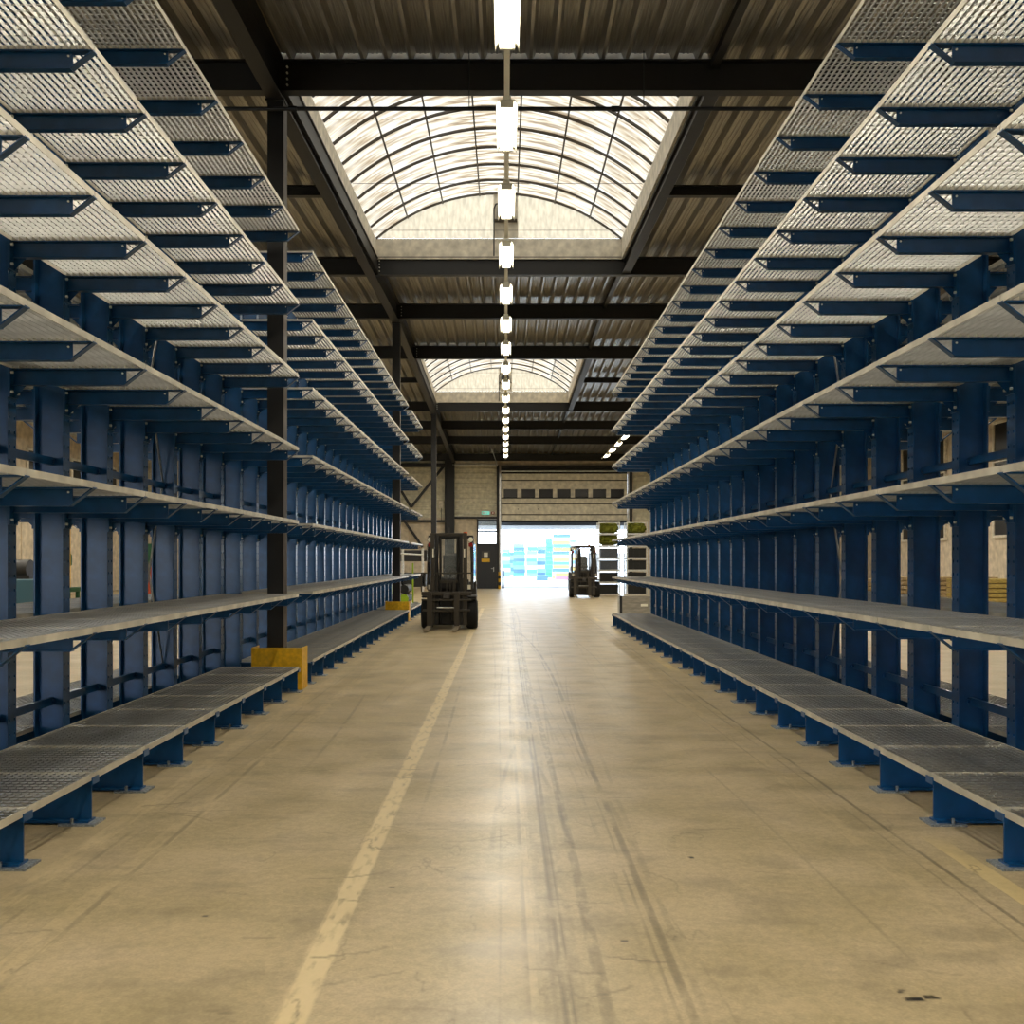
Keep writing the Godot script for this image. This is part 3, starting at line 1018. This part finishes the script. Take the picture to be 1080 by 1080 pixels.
	put(mb().span(Vector3(-0.19, -0.06, 0.084), Vector3(-0.07, 0.06, 0.087)).bar(Vector3(0.0, 0, 0.086), Vector3(0.17, 0, 0.086), 0.003, 0.03).bar(Vector3(0.0, 0, 0.086), Vector3(0.06, 0.05, 0.086), 0.003, 0.025).bar(Vector3(0.0, 0, 0.086), Vector3(0.06, -0.05, 0.086), 0.003, 0.025).done(M.paper), "arrow", ex)
	var al := thing("alarm_box", "tiny dark red alarm box beside the escape sign", "alarm", P(wx(519.8), wy(541), D - 0.05))
	put(mb().cbox(Vector3(0, 0, 0.03), Vector3(0.18, 0.14, 0.06), 0.01).done(M.lens_red), "housing", al)
	put(mb().span(Vector3(-0.05, -0.03, 0.06), Vector3(0.05, 0.03, 0.066)).done(M.paper), "button", al)
	var jb := thing("junction_box", "small cream junction box on the ribbed wall beside the dark column", "electrical box", P(wx(465.3), wy(532), D - 0.03))
	put(mb().cbox(Vector3(0, 0, 0.06), Vector3(0.27, 0.42, 0.12), 0.015).done(M.curb_board), "housing", jb)
	put(mb().tube(Vector3(0, -0.21, 0.05), Vector3(0, -0.9, 0.05), 0.02, 6).done(M.lift_grey), "conduit", jb)
	# bollard
	var bo := thing("bollard", "black and yellow banded bollard beside the gate", "bollard", P(wx(527, 56.4), 0, 56.4))
	for i in 5:
		put(mb().tube(Vector3(0, 0.19 * i, 0), Vector3(0, 0.19 * (i + 1), 0), 0.075, 14).done(M.yellow_paint if i % 2 == 0 else M.lift_black), "band", bo)
	var po := thing("gate_post", "grey metal guard post standing outside the gate", "post", P(wx(530.5, 58.5), 0, 58.5))
	put(mb().cbox(Vector3(0, 0.5, 0), Vector3(0.14, 1.0, 0.2), 0.02).done(M.crate_grey), "post", po)
	put(mb().span(Vector3(-0.12, 0, -0.15), Vector3(0.12, 0.02, 0.15)).done(M.crate_grey), "foot", po)


func crate_mesh(w: float, h: float, l: float, m: Material) -> ArrayMesh:
	var b := mb()
	b.span(Vector3(-w / 2 + 0.02, 0.0, -l / 2 + 0.02), Vector3(w / 2 - 0.02, h - 0.05, l / 2 - 0.02))
	b.span(Vector3(-w / 2, h - 0.07, -l / 2), Vector3(w / 2, h - 0.02, l / 2))
	for i in 4:
		var x := -w / 2 + 0.03 + (w - 0.06) * i / 3.0
		b.span(Vector3(x - 0.02, 0, l / 2 - 0.02), Vector3(x + 0.02, h - 0.07, l / 2))
	return b.done(m)


func build_yard() -> void:
	# pixel column, distance, width, crate height, count, colours in turn, name of the pile
	var piles := [
		[533.5, 104.0, 0.85, 0.40, 7, ["sky_blue", "off_white", "teal"], "palest"], [540.0, 108.0, 0.85, 0.42, 6, ["sky_blue", "deep_blue"], "second"],
		[547.5, 100.0, 1.15, 0.36, 9, ["teal", "deep_blue", "sky_blue"], "turquoise"], [561.0, 98.0, 1.0, 0.36, 9, ["sky_blue", "teal", "off_white"], "slim blue"],
		[571.0, 100.0, 0.9, 0.38, 8, ["deep_blue", "sky_blue", "off_white"], "deep blue"], [579.5, 94.0, 0.75, 0.40, 9, ["emerald", "emerald", "teal"], "green"],
		[592.0, 88.0, 1.5, 0.30, 13, ["sunny", "off_white", "deep_blue", "sunny", "teal"], "yellow banded"], [602.5, 92.0, 0.8, 0.32, 11, ["off_white", "sky_blue", "sunny"], "white banded"],
		[572.0, 80.0, 0.9, 0.40, 1, ["deep_blue"], ""], [551.0, 84.0, 1.2, 0.32, 1, ["off_white"], ""], [594.0, 82.0, 1.3, 0.30, 2, ["pink", "sunny"], "low"],
	]
	var says := {"sky_blue": "pale blue", "off_white": "white", "teal": "turquoise", "deep_blue": "blue", "emerald": "green", "sunny": "yellow", "pink": "pink"}
	for p in piles:
		var ms := {}
		for col in p[5]:
			ms[col] = crate_mesh(p[2], p[3], 1.1, M["crate_" + col])
		for i in p[4]:
			var col: String = p[5][i % p[5].size()]
			var place: String = "lying alone on the bright yard" if p[4] == 1 else "%s up in the %s pile out in the yard" % [ORD[i], p[6]]
			var o := put(ms[col], "crate", self, P(wx(p[0], p[1]) + rng.randf_range(-0.05, 0.05), p[3] * 0.98 * i, p[1]))
			tag(o, "%s plastic crate, %s" % [says[col], place], "crate", "plastic crates out in the yard")
	var c := setting("canopy", "grey canopy roof over the yard outside the gate")
	put(mb().span(P(-6, 3.56, 66), P(14, 4.1, 58.2)).done(M.crate_grey), "slab", c)
	for x in [-5.5, 13.5]:
		put(mb().span(P(x, 0, 65.6), P(x + 0.2, 3.56, 65.4)).done(M.crate_grey), "post", c)
	var bd := setting("wall_yard", "")
	put(mb().span(P(-40, 0, 150), P(60, 2.6, 148)).done(M.crate_off_white), "yard_wall", bd)


# ------------------------------------------------------------------ other walls
func build_side_walls() -> void:
	var l := setting("wall_left")
	put(mb().span(P(-20.25, 0, 57.5), P(-20, 8.6, -16)).done(M.precast), "wall_core", l)
	for i in 14:
		put(mb().cbox(P(-19.97, 1.6, 0.2 + 4.0 * i), Vector3(0.08, 3.1, 3.9), 0.02).done(M.precast), "precast_panel", l)
	for i in 10:
		var w := setting("window_%d" % (i + 1))
		var d := 12.0 + 4.4 * i
		put(mb().span(P(-20.0, 3.6, d + 0.9), P(-19.94, 6.2, d)).done(M.black_window), "pane", w)
		put(mb().span(P(-19.98, 3.5, d + 0.98), P(-19.9, 3.6, d - 0.08)).span(P(-19.98, 6.2, d + 0.98), P(-19.9, 6.3, d - 0.08)).span(P(-19.98, 3.6, d + 0.98), P(-19.9, 6.2, d + 0.9)).span(P(-19.98, 3.6, d), P(-19.9, 6.2, d - 0.08)).done(M.curb_board), "window_frame", w)
	var r := setting("wall_right")
	put(mb().span(P(20, 0, 57.5), P(20.25, 8.6, -16)).done(M.precast), "wall_core", r)
	for i in 9:
		var w := setting("window_%d" % (i + 11))
		var d := 24.0 + 3.2 * i
		for k in 3:
			var y0 := 2.6 + 1.55 * k
			put(mb().span(P(19.94, y0, d + 1.7), P(20, y0 + 1.4, d)).done(M.black_window), "pane", w)
			var f := mb()
			f.span(P(19.88, y0 - 0.1, d + 1.8), P(19.99, y0, d - 0.1)).span(P(19.88, y0 + 1.4, d + 1.8), P(19.99, y0 + 1.5, d - 0.1))
			f.span(P(19.88, y0, d + 1.8), P(19.99, y0 + 1.4, d + 1.7)).span(P(19.88, y0, d), P(19.99, y0 + 1.4, d - 0.1))
			put(f.done(M.curb_board), "window_frame", w)
	# gable wall behind the camera; its open gate is what the glossy blue webs mirror
	var n := setting("wall_near")
	for e in [[-20.25, 0.0, -15.5, 8.6], [-15.5, 3.5, -6.3, 8.6], [-6.3, 0.0, 20.25, 8.6]]:
		put(mb().span(P(e[0], e[1], -16), P(e[2], e[3], -16.25)).done(M.precast), "wall_core", n)


# ------------------------------------------------------------------ forklift
func build_forklifts() -> void:
	var f := thing("forklift", "black counterbalance forklift parked by the short rack, forks lowered towards the aisle", "forklift", P(-1.29, 0, 23.45), 0.0, "parked forklifts")
	f.scale = Vector3.ONE * 1.04
	# local: +z is forwards (to the camera), the front of the mast stands at z = 0
	for s in [-1.0, 1.0]:
		var mr := mb()
		mr.span(Vector3(s * 0.36 - 0.045, 0.10, -0.14), Vector3(s * 0.36 + 0.045, 2.13, -0.125))
		mr.span(Vector3(s * 0.36 - 0.045, 0.10, -0.02), Vector3(s * 0.36 + 0.045, 2.13, -0.005))
		mr.span(Vector3(s * 0.36 + s * 0.03 - 0.008, 0.10, -0.125), Vector3(s * 0.36 + s * 0.03 + 0.008, 2.13, -0.02))
		put(mr.done(M.lift_steel), "outer_mast", f)
		put(mb().span(Vector3(s * 0.27 - 0.035, 0.12, -0.12), Vector3(s * 0.27 + 0.035, 2.10, -0.02)).done(M.lift_black), "inner_mast", f)
		put(mb().tube(Vector3(s * 0.19, 0.15, -0.12), Vector3(s * 0.19, 2.0, -0.12), 0.028, 12).done(M.lift_black), "lift_cylinder", f)
		put(mb().span(Vector3(s * 0.345 - 0.014, 1.60, -0.004), Vector3(s * 0.345 + 0.014, 1.78, 0.002)).done(M.lens_white), "reflector_strip", f)
		var wl := mb()
		var q := Basis(Vector3.FORWARD, PI / 2)
		wl.lathe([Vector2(0.0, -0.12), Vector2(0.2, -0.12), Vector2(0.29, -0.125), Vector2(0.325, -0.09), Vector2(0.33, 0.0), Vector2(0.325, 0.09), Vector2(0.29, 0.125), Vector2(0.2, 0.12), Vector2(0.0, 0.12)], Vector3(s * 0.50, 0.33, -0.42), q, 28)
		var wheel := put(wl.done(M.tyre), "wheel", f)
		put(mb().tube(Vector3(s * 0.50, 0.33, -0.42), Vector3(s * 0.632, 0.33, -0.42), 0.17, 16).done(M.lift_grey), "hub", wheel)
		wl = mb()
		wl.lathe([Vector2(0.0, -0.09), Vector2(0.15, -0.09), Vector2(0.22, -0.09), Vector2(0.25, -0.05), Vector2(0.25, 0.05), Vector2(0.22, 0.09), Vector2(0.15, 0.09), Vector2(0.0, 0.09)], Vector3(s * 0.44, 0.25, -1.95), q, 24)
		put(wl.done(M.tyre), "wheel", f)
		# guard posts, work lights, headlights, mirrors
		put(mb().path([Vector3(s * 0.50, 0.95, -0.62), Vector3(s * 0.49, 1.5, -0.66), Vector3(s * 0.47, 2.06, -0.82)], 0.032, 8).done(M.lift_black), "guard_post", f)
		put(mb().path([Vector3(s * 0.48, 1.0, -1.95), Vector3(s * 0.47, 1.6, -1.9), Vector3(s * 0.46, 2.06, -1.72)], 0.035, 8).done(M.lift_black), "guard_post", f)
		var wk := put(mb().lathe([Vector2(0, -0.06), Vector2(0.04, -0.06), Vector2(0.065, 0.0), Vector2(0.065, 0.02)], Vector3(s * 0.46, 2.0, -0.70), Basis(Vector3.RIGHT, PI / 2), 16).done(M.lift_black), "work_light", f)
		put(mb().tube(Vector3(s * 0.46, 2.0, -0.695), Vector3(s * 0.46, 2.0, -0.675), 0.055, 14).done(M.lens_white), "lens", wk)
		put(mb().cbox(Vector3(s * 0.46, 1.88, -0.68), Vector3(0.09, 0.09, 0.05), 0.01).done(M.lens_red), "indicator", f)
		var hd := put(mb().cbox(Vector3(s * 0.45, 0.93, -0.50), Vector3(0.14, 0.14, 0.1), 0.02).done(M.lift_black), "headlight", f)
		put(mb().span(Vector3(s * 0.45 - 0.05, 0.88, -0.45), Vector3(s * 0.45 + 0.05, 0.98, -0.44)).done(M.lens_white), "lens", hd)
		put(mb().path([Vector3(s * 0.35, 0.55, -0.55), Vector3(s * 0.38, 1.05, -0.14)], 0.03, 10).done(M.lift_steel), "tilt_cylinder", f)
		put(mb().cbox(Vector3(s * 0.49, 0.72, -0.45), Vector3(0.25, 0.05, 0.62), 0.02).done(M.lift_black), "mudguard", f)
		put(mb().path([Vector3(s * 0.22, 2.05, -0.05), Vector3(s * 0.24, 1.5, 0.0), Vector3(s * 0.2, 0.8, -0.02)], 0.012, 6).done(M.tyre), "hose", f)
		put(mb().span(Vector3(s * 0.53 - 0.004, 1.0, -1.86), Vector3(s * 0.53 + 0.004, 1.9, -0.72)).done(M.clear_glass), "side_pane", f)
	for y in [0.42, 1.06, 2.10]:
		put(mb().cbox(Vector3(0, y, -0.10), Vector3(0.80, 0.07, 0.04), 0.008).done(M.lift_steel), "mast_crossbar", f)
	put(mb().tube(Vector3(0.11, 0.2, -0.08), Vector3(0.11, 1.05, -0.08), 0.045, 14).done(M.lift_steel), "lift_cylinder", f)
	for x in [-0.06, 0.02]:
		put(mb().span(Vector3(x, 0.75, -0.03), Vector3(x + 0.02, 1.05, -0.02)).done(M.lift_steel), "chain", f)
	# carriage and forks (shifted to one side)
	var cx := -0.05
	put(mb().cbox(Vector3(cx, 0.80, 0.03), Vector3(1.10, 0.09, 0.05), 0.01).done(M.lift_steel), "carriage_bar", f)
	put(mb().cbox(Vector3(cx, 0.66, 0.03), Vector3(1.10, 0.04, 0.05), 0.008).done(M.lift_steel), "carriage_bar", f)
	put(mb().cbox(Vector3(cx, 0.43, 0.03), Vector3(1.05, 0.05, 0.05), 0.01).done(M.lift_steel), "carriage_bar", f)
	put(mb().cbox(Vector3(cx, 0.74, 0.06), Vector3(0.15, 0.12, 0.05), 0.015).done(M.lift_grey), "side_shifter", f)
	put(mb().cbox(Vector3(cx - 0.02, 0.49, 0.07), Vector3(0.40, 0.03, 0.03), 0.01).done(M.galvanised), "shift_rod", f)
	var grid := mb()
	grid.bar(Vector3(cx - 0.55, 0.84, 0.02), Vector3(cx - 0.55, 1.25, 0.02), 0.03, 0.03)
	grid.bar(Vector3(cx + 0.55, 0.84, 0.02), Vector3(cx + 0.55, 1.25, 0.02), 0.03, 0.03)
	grid.bar(Vector3(cx - 0.56, 1.25, 0.02), Vector3(cx + 0.56, 1.25, 0.02), 0.03, 0.03)
	for i in 5:
		grid.bar(Vector3(cx - 0.4 + 0.2 * i, 0.84, 0.02), Vector3(cx - 0.4 + 0.2 * i, 1.25, 0.02), 0.012, 0.012)
	put(grid.done(M.lift_steel), "load_backrest", f)
	for x in [-0.42, 0.18]:
		var k := mb()
		k.span(Vector3(x - 0.055, 0.06, 0.055), Vector3(x + 0.055, 0.82, 0.10))
		put(k.done(M.lift_steel), "fork_shank", f)
		k = mb()
		k.prism(PackedVector2Array([Vector2(0.05, 0.055), Vector2(0.095, 0.055), Vector2(0.085, 0.75), Vector2(0.066, 1.10), Vector2(0.055, 1.10), Vector2(0.05, 0.8)]), x - 0.055, x + 0.055)
		put(k.done(M.fork_worn), "fork", f)
	# body
	put(mb().cbox(Vector3(0, 0.50, -0.95), Vector3(0.76, 0.62, 1.3), 0.05).done(M.lift_black), "chassis", f)
	put(mb().cbox(Vector3(0, 0.24, -0.42), Vector3(0.80, 0.30, 0.26), 0.03).done(M.lift_black), "front_axle", f)
	put(mb().cbox(Vector3(0, 0.42, -1.25), Vector3(1.12, 0.42, 0.75), 0.06).done(M.lift_grey), "step_body", f)
	var cw := mb()
	cw.prism(PackedVector2Array([Vector2(0.22, -1.65), Vector2(1.02, -1.6), Vector2(1.04, -1.95), Vector2(0.9, -2.3), Vector2(0.45, -2.38), Vector2(0.25, -2.25)]), -0.56, 0.56)
	put(cw.done(M.lift_grey), "counterweight", f)
	put(mb().cbox(Vector3(0, 0.92, -1.45), Vector3(0.8, 0.26, 0.75), 0.06).done(M.lift_black), "bonnet", f)
	put(mb().cbox(Vector3(0, 1.0, -0.58), Vector3(0.84, 0.26, 0.12), 0.03).done(M.lift_black), "dashboard", f)
	put(mb().cbox(Vector3(0, 1.12, -1.35), Vector3(0.46, 0.14, 0.46), 0.05).done(M.lift_grey), "seat", f)
	put(mb().cbox(Vector3(0, 1.42, -1.58), Vector3(0.44, 0.56, 0.12), 0.05).done(M.lift_grey), "seat_back", f)
	var sw := mb()
	for i in 18:
		var a0 := TAU * i / 18
		var a1 := TAU * (i + 1) / 18
		var qq := Basis(Vector3.RIGHT, 0.6)
		var c := Vector3(0, 1.30, -0.86)
		sw.tube(c + qq * Vector3(cos(a0) * 0.16, 0, sin(a0) * 0.16), c + qq * Vector3(cos(a1) * 0.16, 0, sin(a1) * 0.16), 0.014, 6)
	sw.tube(Vector3(0, 1.30, -0.86), Vector3(0, 1.0, -0.66), 0.025, 8)
	put(sw.done(M.tyre), "steering_wheel", f)
	# overhead guard
	put(mb().cbox(Vector3(0, 2.07, -1.27), Vector3(1.0, 0.05, 0.06), 0.01).cbox(Vector3(0, 2.07, -0.80), Vector3(1.0, 0.06, 0.07), 0.01).cbox(Vector3(0, 2.07, -1.74), Vector3(1.0, 0.06, 0.07), 0.01).cbox(Vector3(0.48, 2.07, -1.27), Vector3(0.06, 0.06, 1.0), 0.01).cbox(Vector3(-0.48, 2.07, -1.27), Vector3(0.06, 0.06, 1.0), 0.01).done(M.lift_black), "overhead_guard", f)
	for i in 6:
		put(mb().span(Vector3(-0.36 + 0.145 * i - 0.012, 2.05, -1.72), Vector3(-0.36 + 0.145 * i + 0.012, 2.085, -0.82)).done(M.lift_black), "guard_bar", f)
	put(mb().quad(Vector3(-0.45, 1.12, -0.64), Vector3(0.45, 1.12, -0.64), Vector3(0.43, 2.02, -0.80), Vector3(-0.43, 2.02, -0.80)).done(M.clear_glass), "windscreen", f)
	put(mb().tube(Vector3(0.3, 2.1, -1.7), Vector3(0.3, 2.2, -1.7), 0.05, 12).done(M.lens_amber), "beacon", f)
	copy(f, "black counterbalance forklift parked by the gate in front of the stacked stillages", P(wx(617, 43.4), 0, 43.3))


# ------------------------------------------------------------------ stillages by the gate
func lump_mesh(w: float, h: float, l: float, m: Material, sd: int) -> ArrayMesh:
	var nz := noise(4.5, 3, sd)
	var b := mb()
	var nu := 36
	var nv := 20
	var pt := func(i: int, j: int) -> Vector3:
		var a := TAU * i / nu
		var t := PI * j / nv
		var dir := Vector3(sin(t) * cos(a), cos(t), sin(t) * sin(a))
		var sq := Vector3(signf(dir.x) * pow(absf(dir.x), 0.45), signf(dir.y) * pow(absf(dir.y), 0.5), signf(dir.z) * pow(absf(dir.z), 0.45))
		var k := 0.90 + 0.40 * nz.get_noise_3dv(sq * 2.5)
		return Vector3(clampf(sq.x * k, -1.0, 1.0) * w / 2, h / 2 + clampf(sq.y * (0.75 + 0.25 * k), -1.0, 1.0) * h / 2, clampf(sq.z * k, -1.0, 1.0) * l / 2)
	for i in nu:
		for j in nv:
			b.quad(pt.call(i, j), pt.call(i + 1, j), pt.call(i + 1, j + 1), pt.call(i, j + 1))
	return b.done(m)


func build_stillages() -> void:
	var hgt := 0.555
	var post := mb().span(Vector3(-0.025, 0, -0.025), Vector3(0.025, hgt, 0.025)).done(M.white_frame)
	var deck := mb().span(Vector3(-0.46, 0.0, -0.46), Vector3(0.46, 0.05, 0.46)).done(M.white_frame)
	var rail := mb().span(Vector3(-0.46, hgt - 0.035, -0.015), Vector3(0.46, hgt - 0.005, 0.015)).done(M.white_frame)
	var black := crate_mesh(0.84, 0.44, 0.84, M.crate_black)
	var greyc := crate_mesh(0.84, 0.44, 0.84, M.crate_grey)
	var stacks := [[wx(641.5, 47.2), 47.2, ["k", "k", "g", "g", "m", "m"], "beside the forklift"], [wx(670.5, 47.2), 47.2, ["k", "k", "k", "k", "m", "m"], "by the rack end"]]
	for s in stacks:
		for i in 6:
			var y := hgt * i
			var o := thing("stillage", "white steel stillage, %s up in the stack %s near the gate" % [ORD[i], s[3]], "stillage", P(s[0], y, s[1]), 0.0, "stillages stacked near the gate")
			put(deck, "deck", o)
			for q in [[-1, -1], [1, -1], [1, 1], [-1, 1]]:
				put(post, "post", o, Vector3(0.46 * q[0], 0, 0.46 * q[1]))
			for z in [-0.46, 0.46]:
				put(rail, "rail", o, Vector3(0, 0, z))
			var kind: String = s[2][i]
			var at := P(s[0], y + 0.052, s[1])
			if kind == "m":
				var g := put(lump_mesh(0.90, 0.48, 0.90, M.moss_green, 80 + i), "moss_bale", self, at)
				tag(g, "moss-green bale in the stillage, %s up in the stack %s" % [ORD[i], s[3]], "bale", "green bales in the stillages")
			else:
				var c := put(black if kind == "k" else greyc, "crate", self, at)
				tag(c, "%s plastic crate in the stillage, %s up in the stack %s" % ["black" if kind == "k" else "slate grey", ORD[i], s[3]], "crate", "crates in the stillages")
	# planked grey box at the end of the rack
	var bx := thing("plank_box", "grey planked box with a white label, standing past the end of the rack", "box", P(3.86, 0, 30.0))
	for i in 3:
		put(mb().cbox(Vector3(0.0, 0.12 + 0.165 * i, 0.40), Vector3(1.0, 0.155, 0.03), 0.006).done(M.grey_plank), "plank", bx)
		put(mb().cbox(Vector3(0.0, 0.12 + 0.165 * i, -0.40), Vector3(1.0, 0.155, 0.03), 0.006).done(M.grey_plank), "plank", bx)
	for sx in [-0.5, 0.5]:
		put(mb().span(Vector3(sx - 0.015, 0.03, -0.38), Vector3(sx + 0.015, 0.53, 0.38)).done(M.grey_plank), "end_board", bx)
		put(mb().span(Vector3(sx - 0.05, 0.0, 0.36), Vector3(sx + 0.02, 0.56, 0.44)).done(M.pipe_paint), "corner_post", bx)
	put(mb().span(Vector3(-0.57, 0, 0.37), Vector3(-0.555, 0.56, 0.43)).done(M.white_frame), "corner_guard", bx)
	put(mb().span(Vector3(0.06, 0.26, 0.416), Vector3(0.26, 0.33, 0.42)).done(M.paper), "label", bx)
	put(mb().span(Vector3(-0.48, 0.02, -0.38), Vector3(0.48, 0.05, 0.38)).done(M.grey_plank), "floor_board", bx)


# ------------------------------------------------------------------ things glimpsed between the columns
func build_side_things() -> void:
	# timber stacks on the window side
	for e in [[14.9, 30.5, M.yellow_timber, "yellowish timber stack seen between the rack columns", 7], [14.6, 34.0, M.pale_timber, "pale timber stack behind the yellowish one", 7], [14.8, 38.5, M.pale_timber, "pale timber stack farthest along the window side", 6]]:
		var o := thing("timber_stack", e[3], "timber", P(e[0], 0, e[1]))
		for k in e[4]:
			for j in 4:
				put(mb().cbox(Vector3(0, 0.14 + 0.14 * k, -0.45 + 0.3 * j), Vector3(3.0, 0.115, 0.27), 0.01).done(e[2]), "plank", o)
		for x in [-1.2, 1.2]:
			put(mb().span(Vector3(x - 0.05, 0, -0.6), Vector3(x + 0.05, 0.08, 0.6)).done(M.pale_timber), "bearer", o)
	# workshop machines on the other side
	var t := thing("machine_cabinet", "teal machine cabinet with a black motor on top, behind the nearer rack", "machine", P(-13.0, 0, 27.2))
	put(mb().cbox(Vector3(0, 0.6, 0), Vector3(1.6, 1.0, 0.9), 0.03).done(M.teal_machine), "cabinet", t)
	put(mb().span(Vector3(-0.7, 0, -0.4), Vector3(0.7, 0.1, 0.4)).done(M.lens_red), "plinth", t)
	put(mb().tube(Vector3(-0.5, 1.35, 0), Vector3(0.4, 1.35, 0), 0.26, 16).done(M.lift_black), "motor", t)
	put(mb().span(Vector3(-0.55, 1.1, -0.2), Vector3(0.45, 1.2, 0.2)).done(M.lift_black), "motor_foot", t)
	var g := thing("bench_drill", "green workshop machine on legs with a yellow guard post", "machine", P(-11.35, 0, 26.0))
	put(mb().cbox(Vector3(0, 0.85, 0), Vector3(0.9, 0.12, 0.7), 0.02).done(M.green_machine), "table", g)
	for q in [[-1, -1], [1, -1], [1, 1], [-1, 1]]:
		put(mb().span(Vector3(0.38 * q[0] - 0.04, 0, 0.28 * q[1] - 0.04), Vector3(0.38 * q[0] + 0.04, 0.8, 0.28 * q[1] + 0.04)).done(M.green_machine), "leg", g)
	put(mb().tube(Vector3(0.1, 0.9, -0.2), Vector3(0.1, 1.7, -0.2), 0.06, 12).done(M.lift_grey), "pillar", g)
	put(mb().cbox(Vector3(0.1, 1.6, 0.0), Vector3(0.3, 0.35, 0.6), 0.05).done(M.green_machine), "head", g)
	put(mb().tube(Vector3(0.35, 0.9, 0.2), Vector3(0.35, 2.5, 0.2), 0.05, 10).done(M.yellow_paint), "guard_post", g)
	var yp := thing("gas_riser", "slim yellow upright pipe beside the teal machine cabinet", "pipe", P(-12.0, 0, 26.3))
	put(mb().tube(Vector3(0, 0, 0), Vector3(0, 2.9, 0), 0.05, 10).done(M.yellow_paint), "pipe", yp)
	put(mb().tube(Vector3(0, 0, 0), Vector3(0, 0.02, 0), 0.14, 14).done(M.yellow_paint), "flange", yp)
	var oc := thing("tool_cabinet", "orange tool cabinet with a green box on top", "cabinet", P(-9.9, 0, 28.5))
	put(mb().cbox(Vector3(0, 0.7, 0), Vector3(0.9, 1.4, 0.6), 0.02).done(M.orange_paint), "body", oc)
	put(mb().cbox(Vector3(0, 1.75, 0), Vector3(0.8, 0.6, 0.5), 0.02).done(M.green_machine), "top_box", oc)
	put(mb().span(Vector3(-0.05, 0.7, 0.3), Vector3(0.05, 0.74, 0.33)).done(M.galvanised), "handle", oc)
	# odds and ends past the short rack
	var pt := thing("pipe_trolley", "dark trolley of pipes with lime green ends behind the parked forklift", "trolley", P(-3.55, 0, 33.5))
	put(mb().cbox(Vector3(0, 0.16, 0), Vector3(1.3, 0.08, 1.6), 0.02).done(M.lift_grey), "deck", pt)
	for q in [[-1, -1], [1, -1], [1, 1], [-1, 1]]:
		put(mb().tube(Vector3(0.5 * q[0] - 0.03, 0.07, 0.6 * q[1]), Vector3(0.5 * q[0] + 0.03, 0.07, 0.6 * q[1]), 0.07, 12).done(M.tyre), "wheel", pt)
	for k in 3:
		for j in 2:
			var px := mb().tube(Vector3(-0.32 + 0.32 * k, 0.36 + 0.3 * j, -0.8), Vector3(-0.32 + 0.32 * k, 0.36 + 0.3 * j, 0.8), 0.145, 16).done(M.crate_black)
			var pp := put(px, "pipe", pt)
			if (k + j) % 2 == 0:
				put(mb().tube(Vector3(-0.32 + 0.32 * k, 0.36 + 0.3 * j, 0.8), Vector3(-0.32 + 0.32 * k, 0.36 + 0.3 * j, 0.84), 0.15, 16).done(M.lime), "end_cap", pp)
	for sx in [-0.6, 0.6]:
		put(mb().span(Vector3(sx - 0.025, 0.2, 0.7), Vector3(sx + 0.025, 1.5, 0.75)).done(M.lime), "stanchion", pt)
	var mc := thing("parts_machine", "black machine with pale grey uprights behind the short rack's end", "machine", P(-3.6, 0, 36.5))
	put(mb().cbox(Vector3(0, 0.9, 0), Vector3(1.6, 0.5, 1.0), 0.03).done(M.crate_black), "body", mc)
	put(mb().cbox(Vector3(0, 1.75, 0), Vector3(1.7, 0.4, 0.9), 0.03).done(M.lift_black), "hood", mc)
	for sx in [-0.7, 0.0, 0.7]:
		put(mb().span(Vector3(sx - 0.04, 0, 0.42), Vector3(sx + 0.04, 2.0, 0.5)).done(M.white_frame), "upright", mc)
	put(mb().tube(Vector3(-0.6, 1.85, 0.5), Vector3(0.7, 1.78, 0.5), 0.03, 8).done(M.white_frame), "rail", mc)


# ------------------------------------------------------------------ scene
const LAMP := 4.5
const LAMP_COLOR := Color(1.0, 0.965, 0.885)

func _ready() -> void:
	rng.seed = 7
	var cam := Camera3D.new()
	cam.name = "camera"
	cam.projection = Camera3D.PROJECTION_FRUSTUM
	cam.near = 0.1
	cam.far = 600.0
	cam.size = 0.1
	cam.frustum_offset = Vector2(7.3, 50.6) / 1080.0 * 0.1
	cam.position = Vector3(0, 1.6, 0)
	add_child(cam)
	cam.current = true
	var sky := ProceduralSkyMaterial.new()
	sky.sky_top_color = Color(0.83, 0.90, 0.98)
	sky.sky_horizon_color = Color(0.89, 0.94, 1.0)
	sky.ground_bottom_color = Color(0.5, 0.5, 0.48)
	sky.ground_horizon_color = Color(0.8, 0.8, 0.8)
	sky.sky_energy_multiplier = 2.9
	sky.ground_energy_multiplier = 2.0
	var env := Environment.new()
	env.background_mode = Environment.BG_SKY
	env.sky = Sky.new()
	env.sky.sky_material = sky
	env.tonemap_mode = Environment.TONE_MAPPER_LINEAR
	env.tonemap_exposure = 1.1
	env.sdfgi_enabled = true
	env.ssao_enabled = true
	env.ssil_enabled = true
	var we := WorldEnvironment.new()
	we.name = "environment"
	we.environment = env
	add_child(we)
	make_materials()
	build_floor()
	build_roof()
	build_side_walls()
	build_far_wall()
	build_columns()
	build_racks()
	build_forklifts()
	build_stillages()
	build_lights()
	build_yard()
	build_side_things()
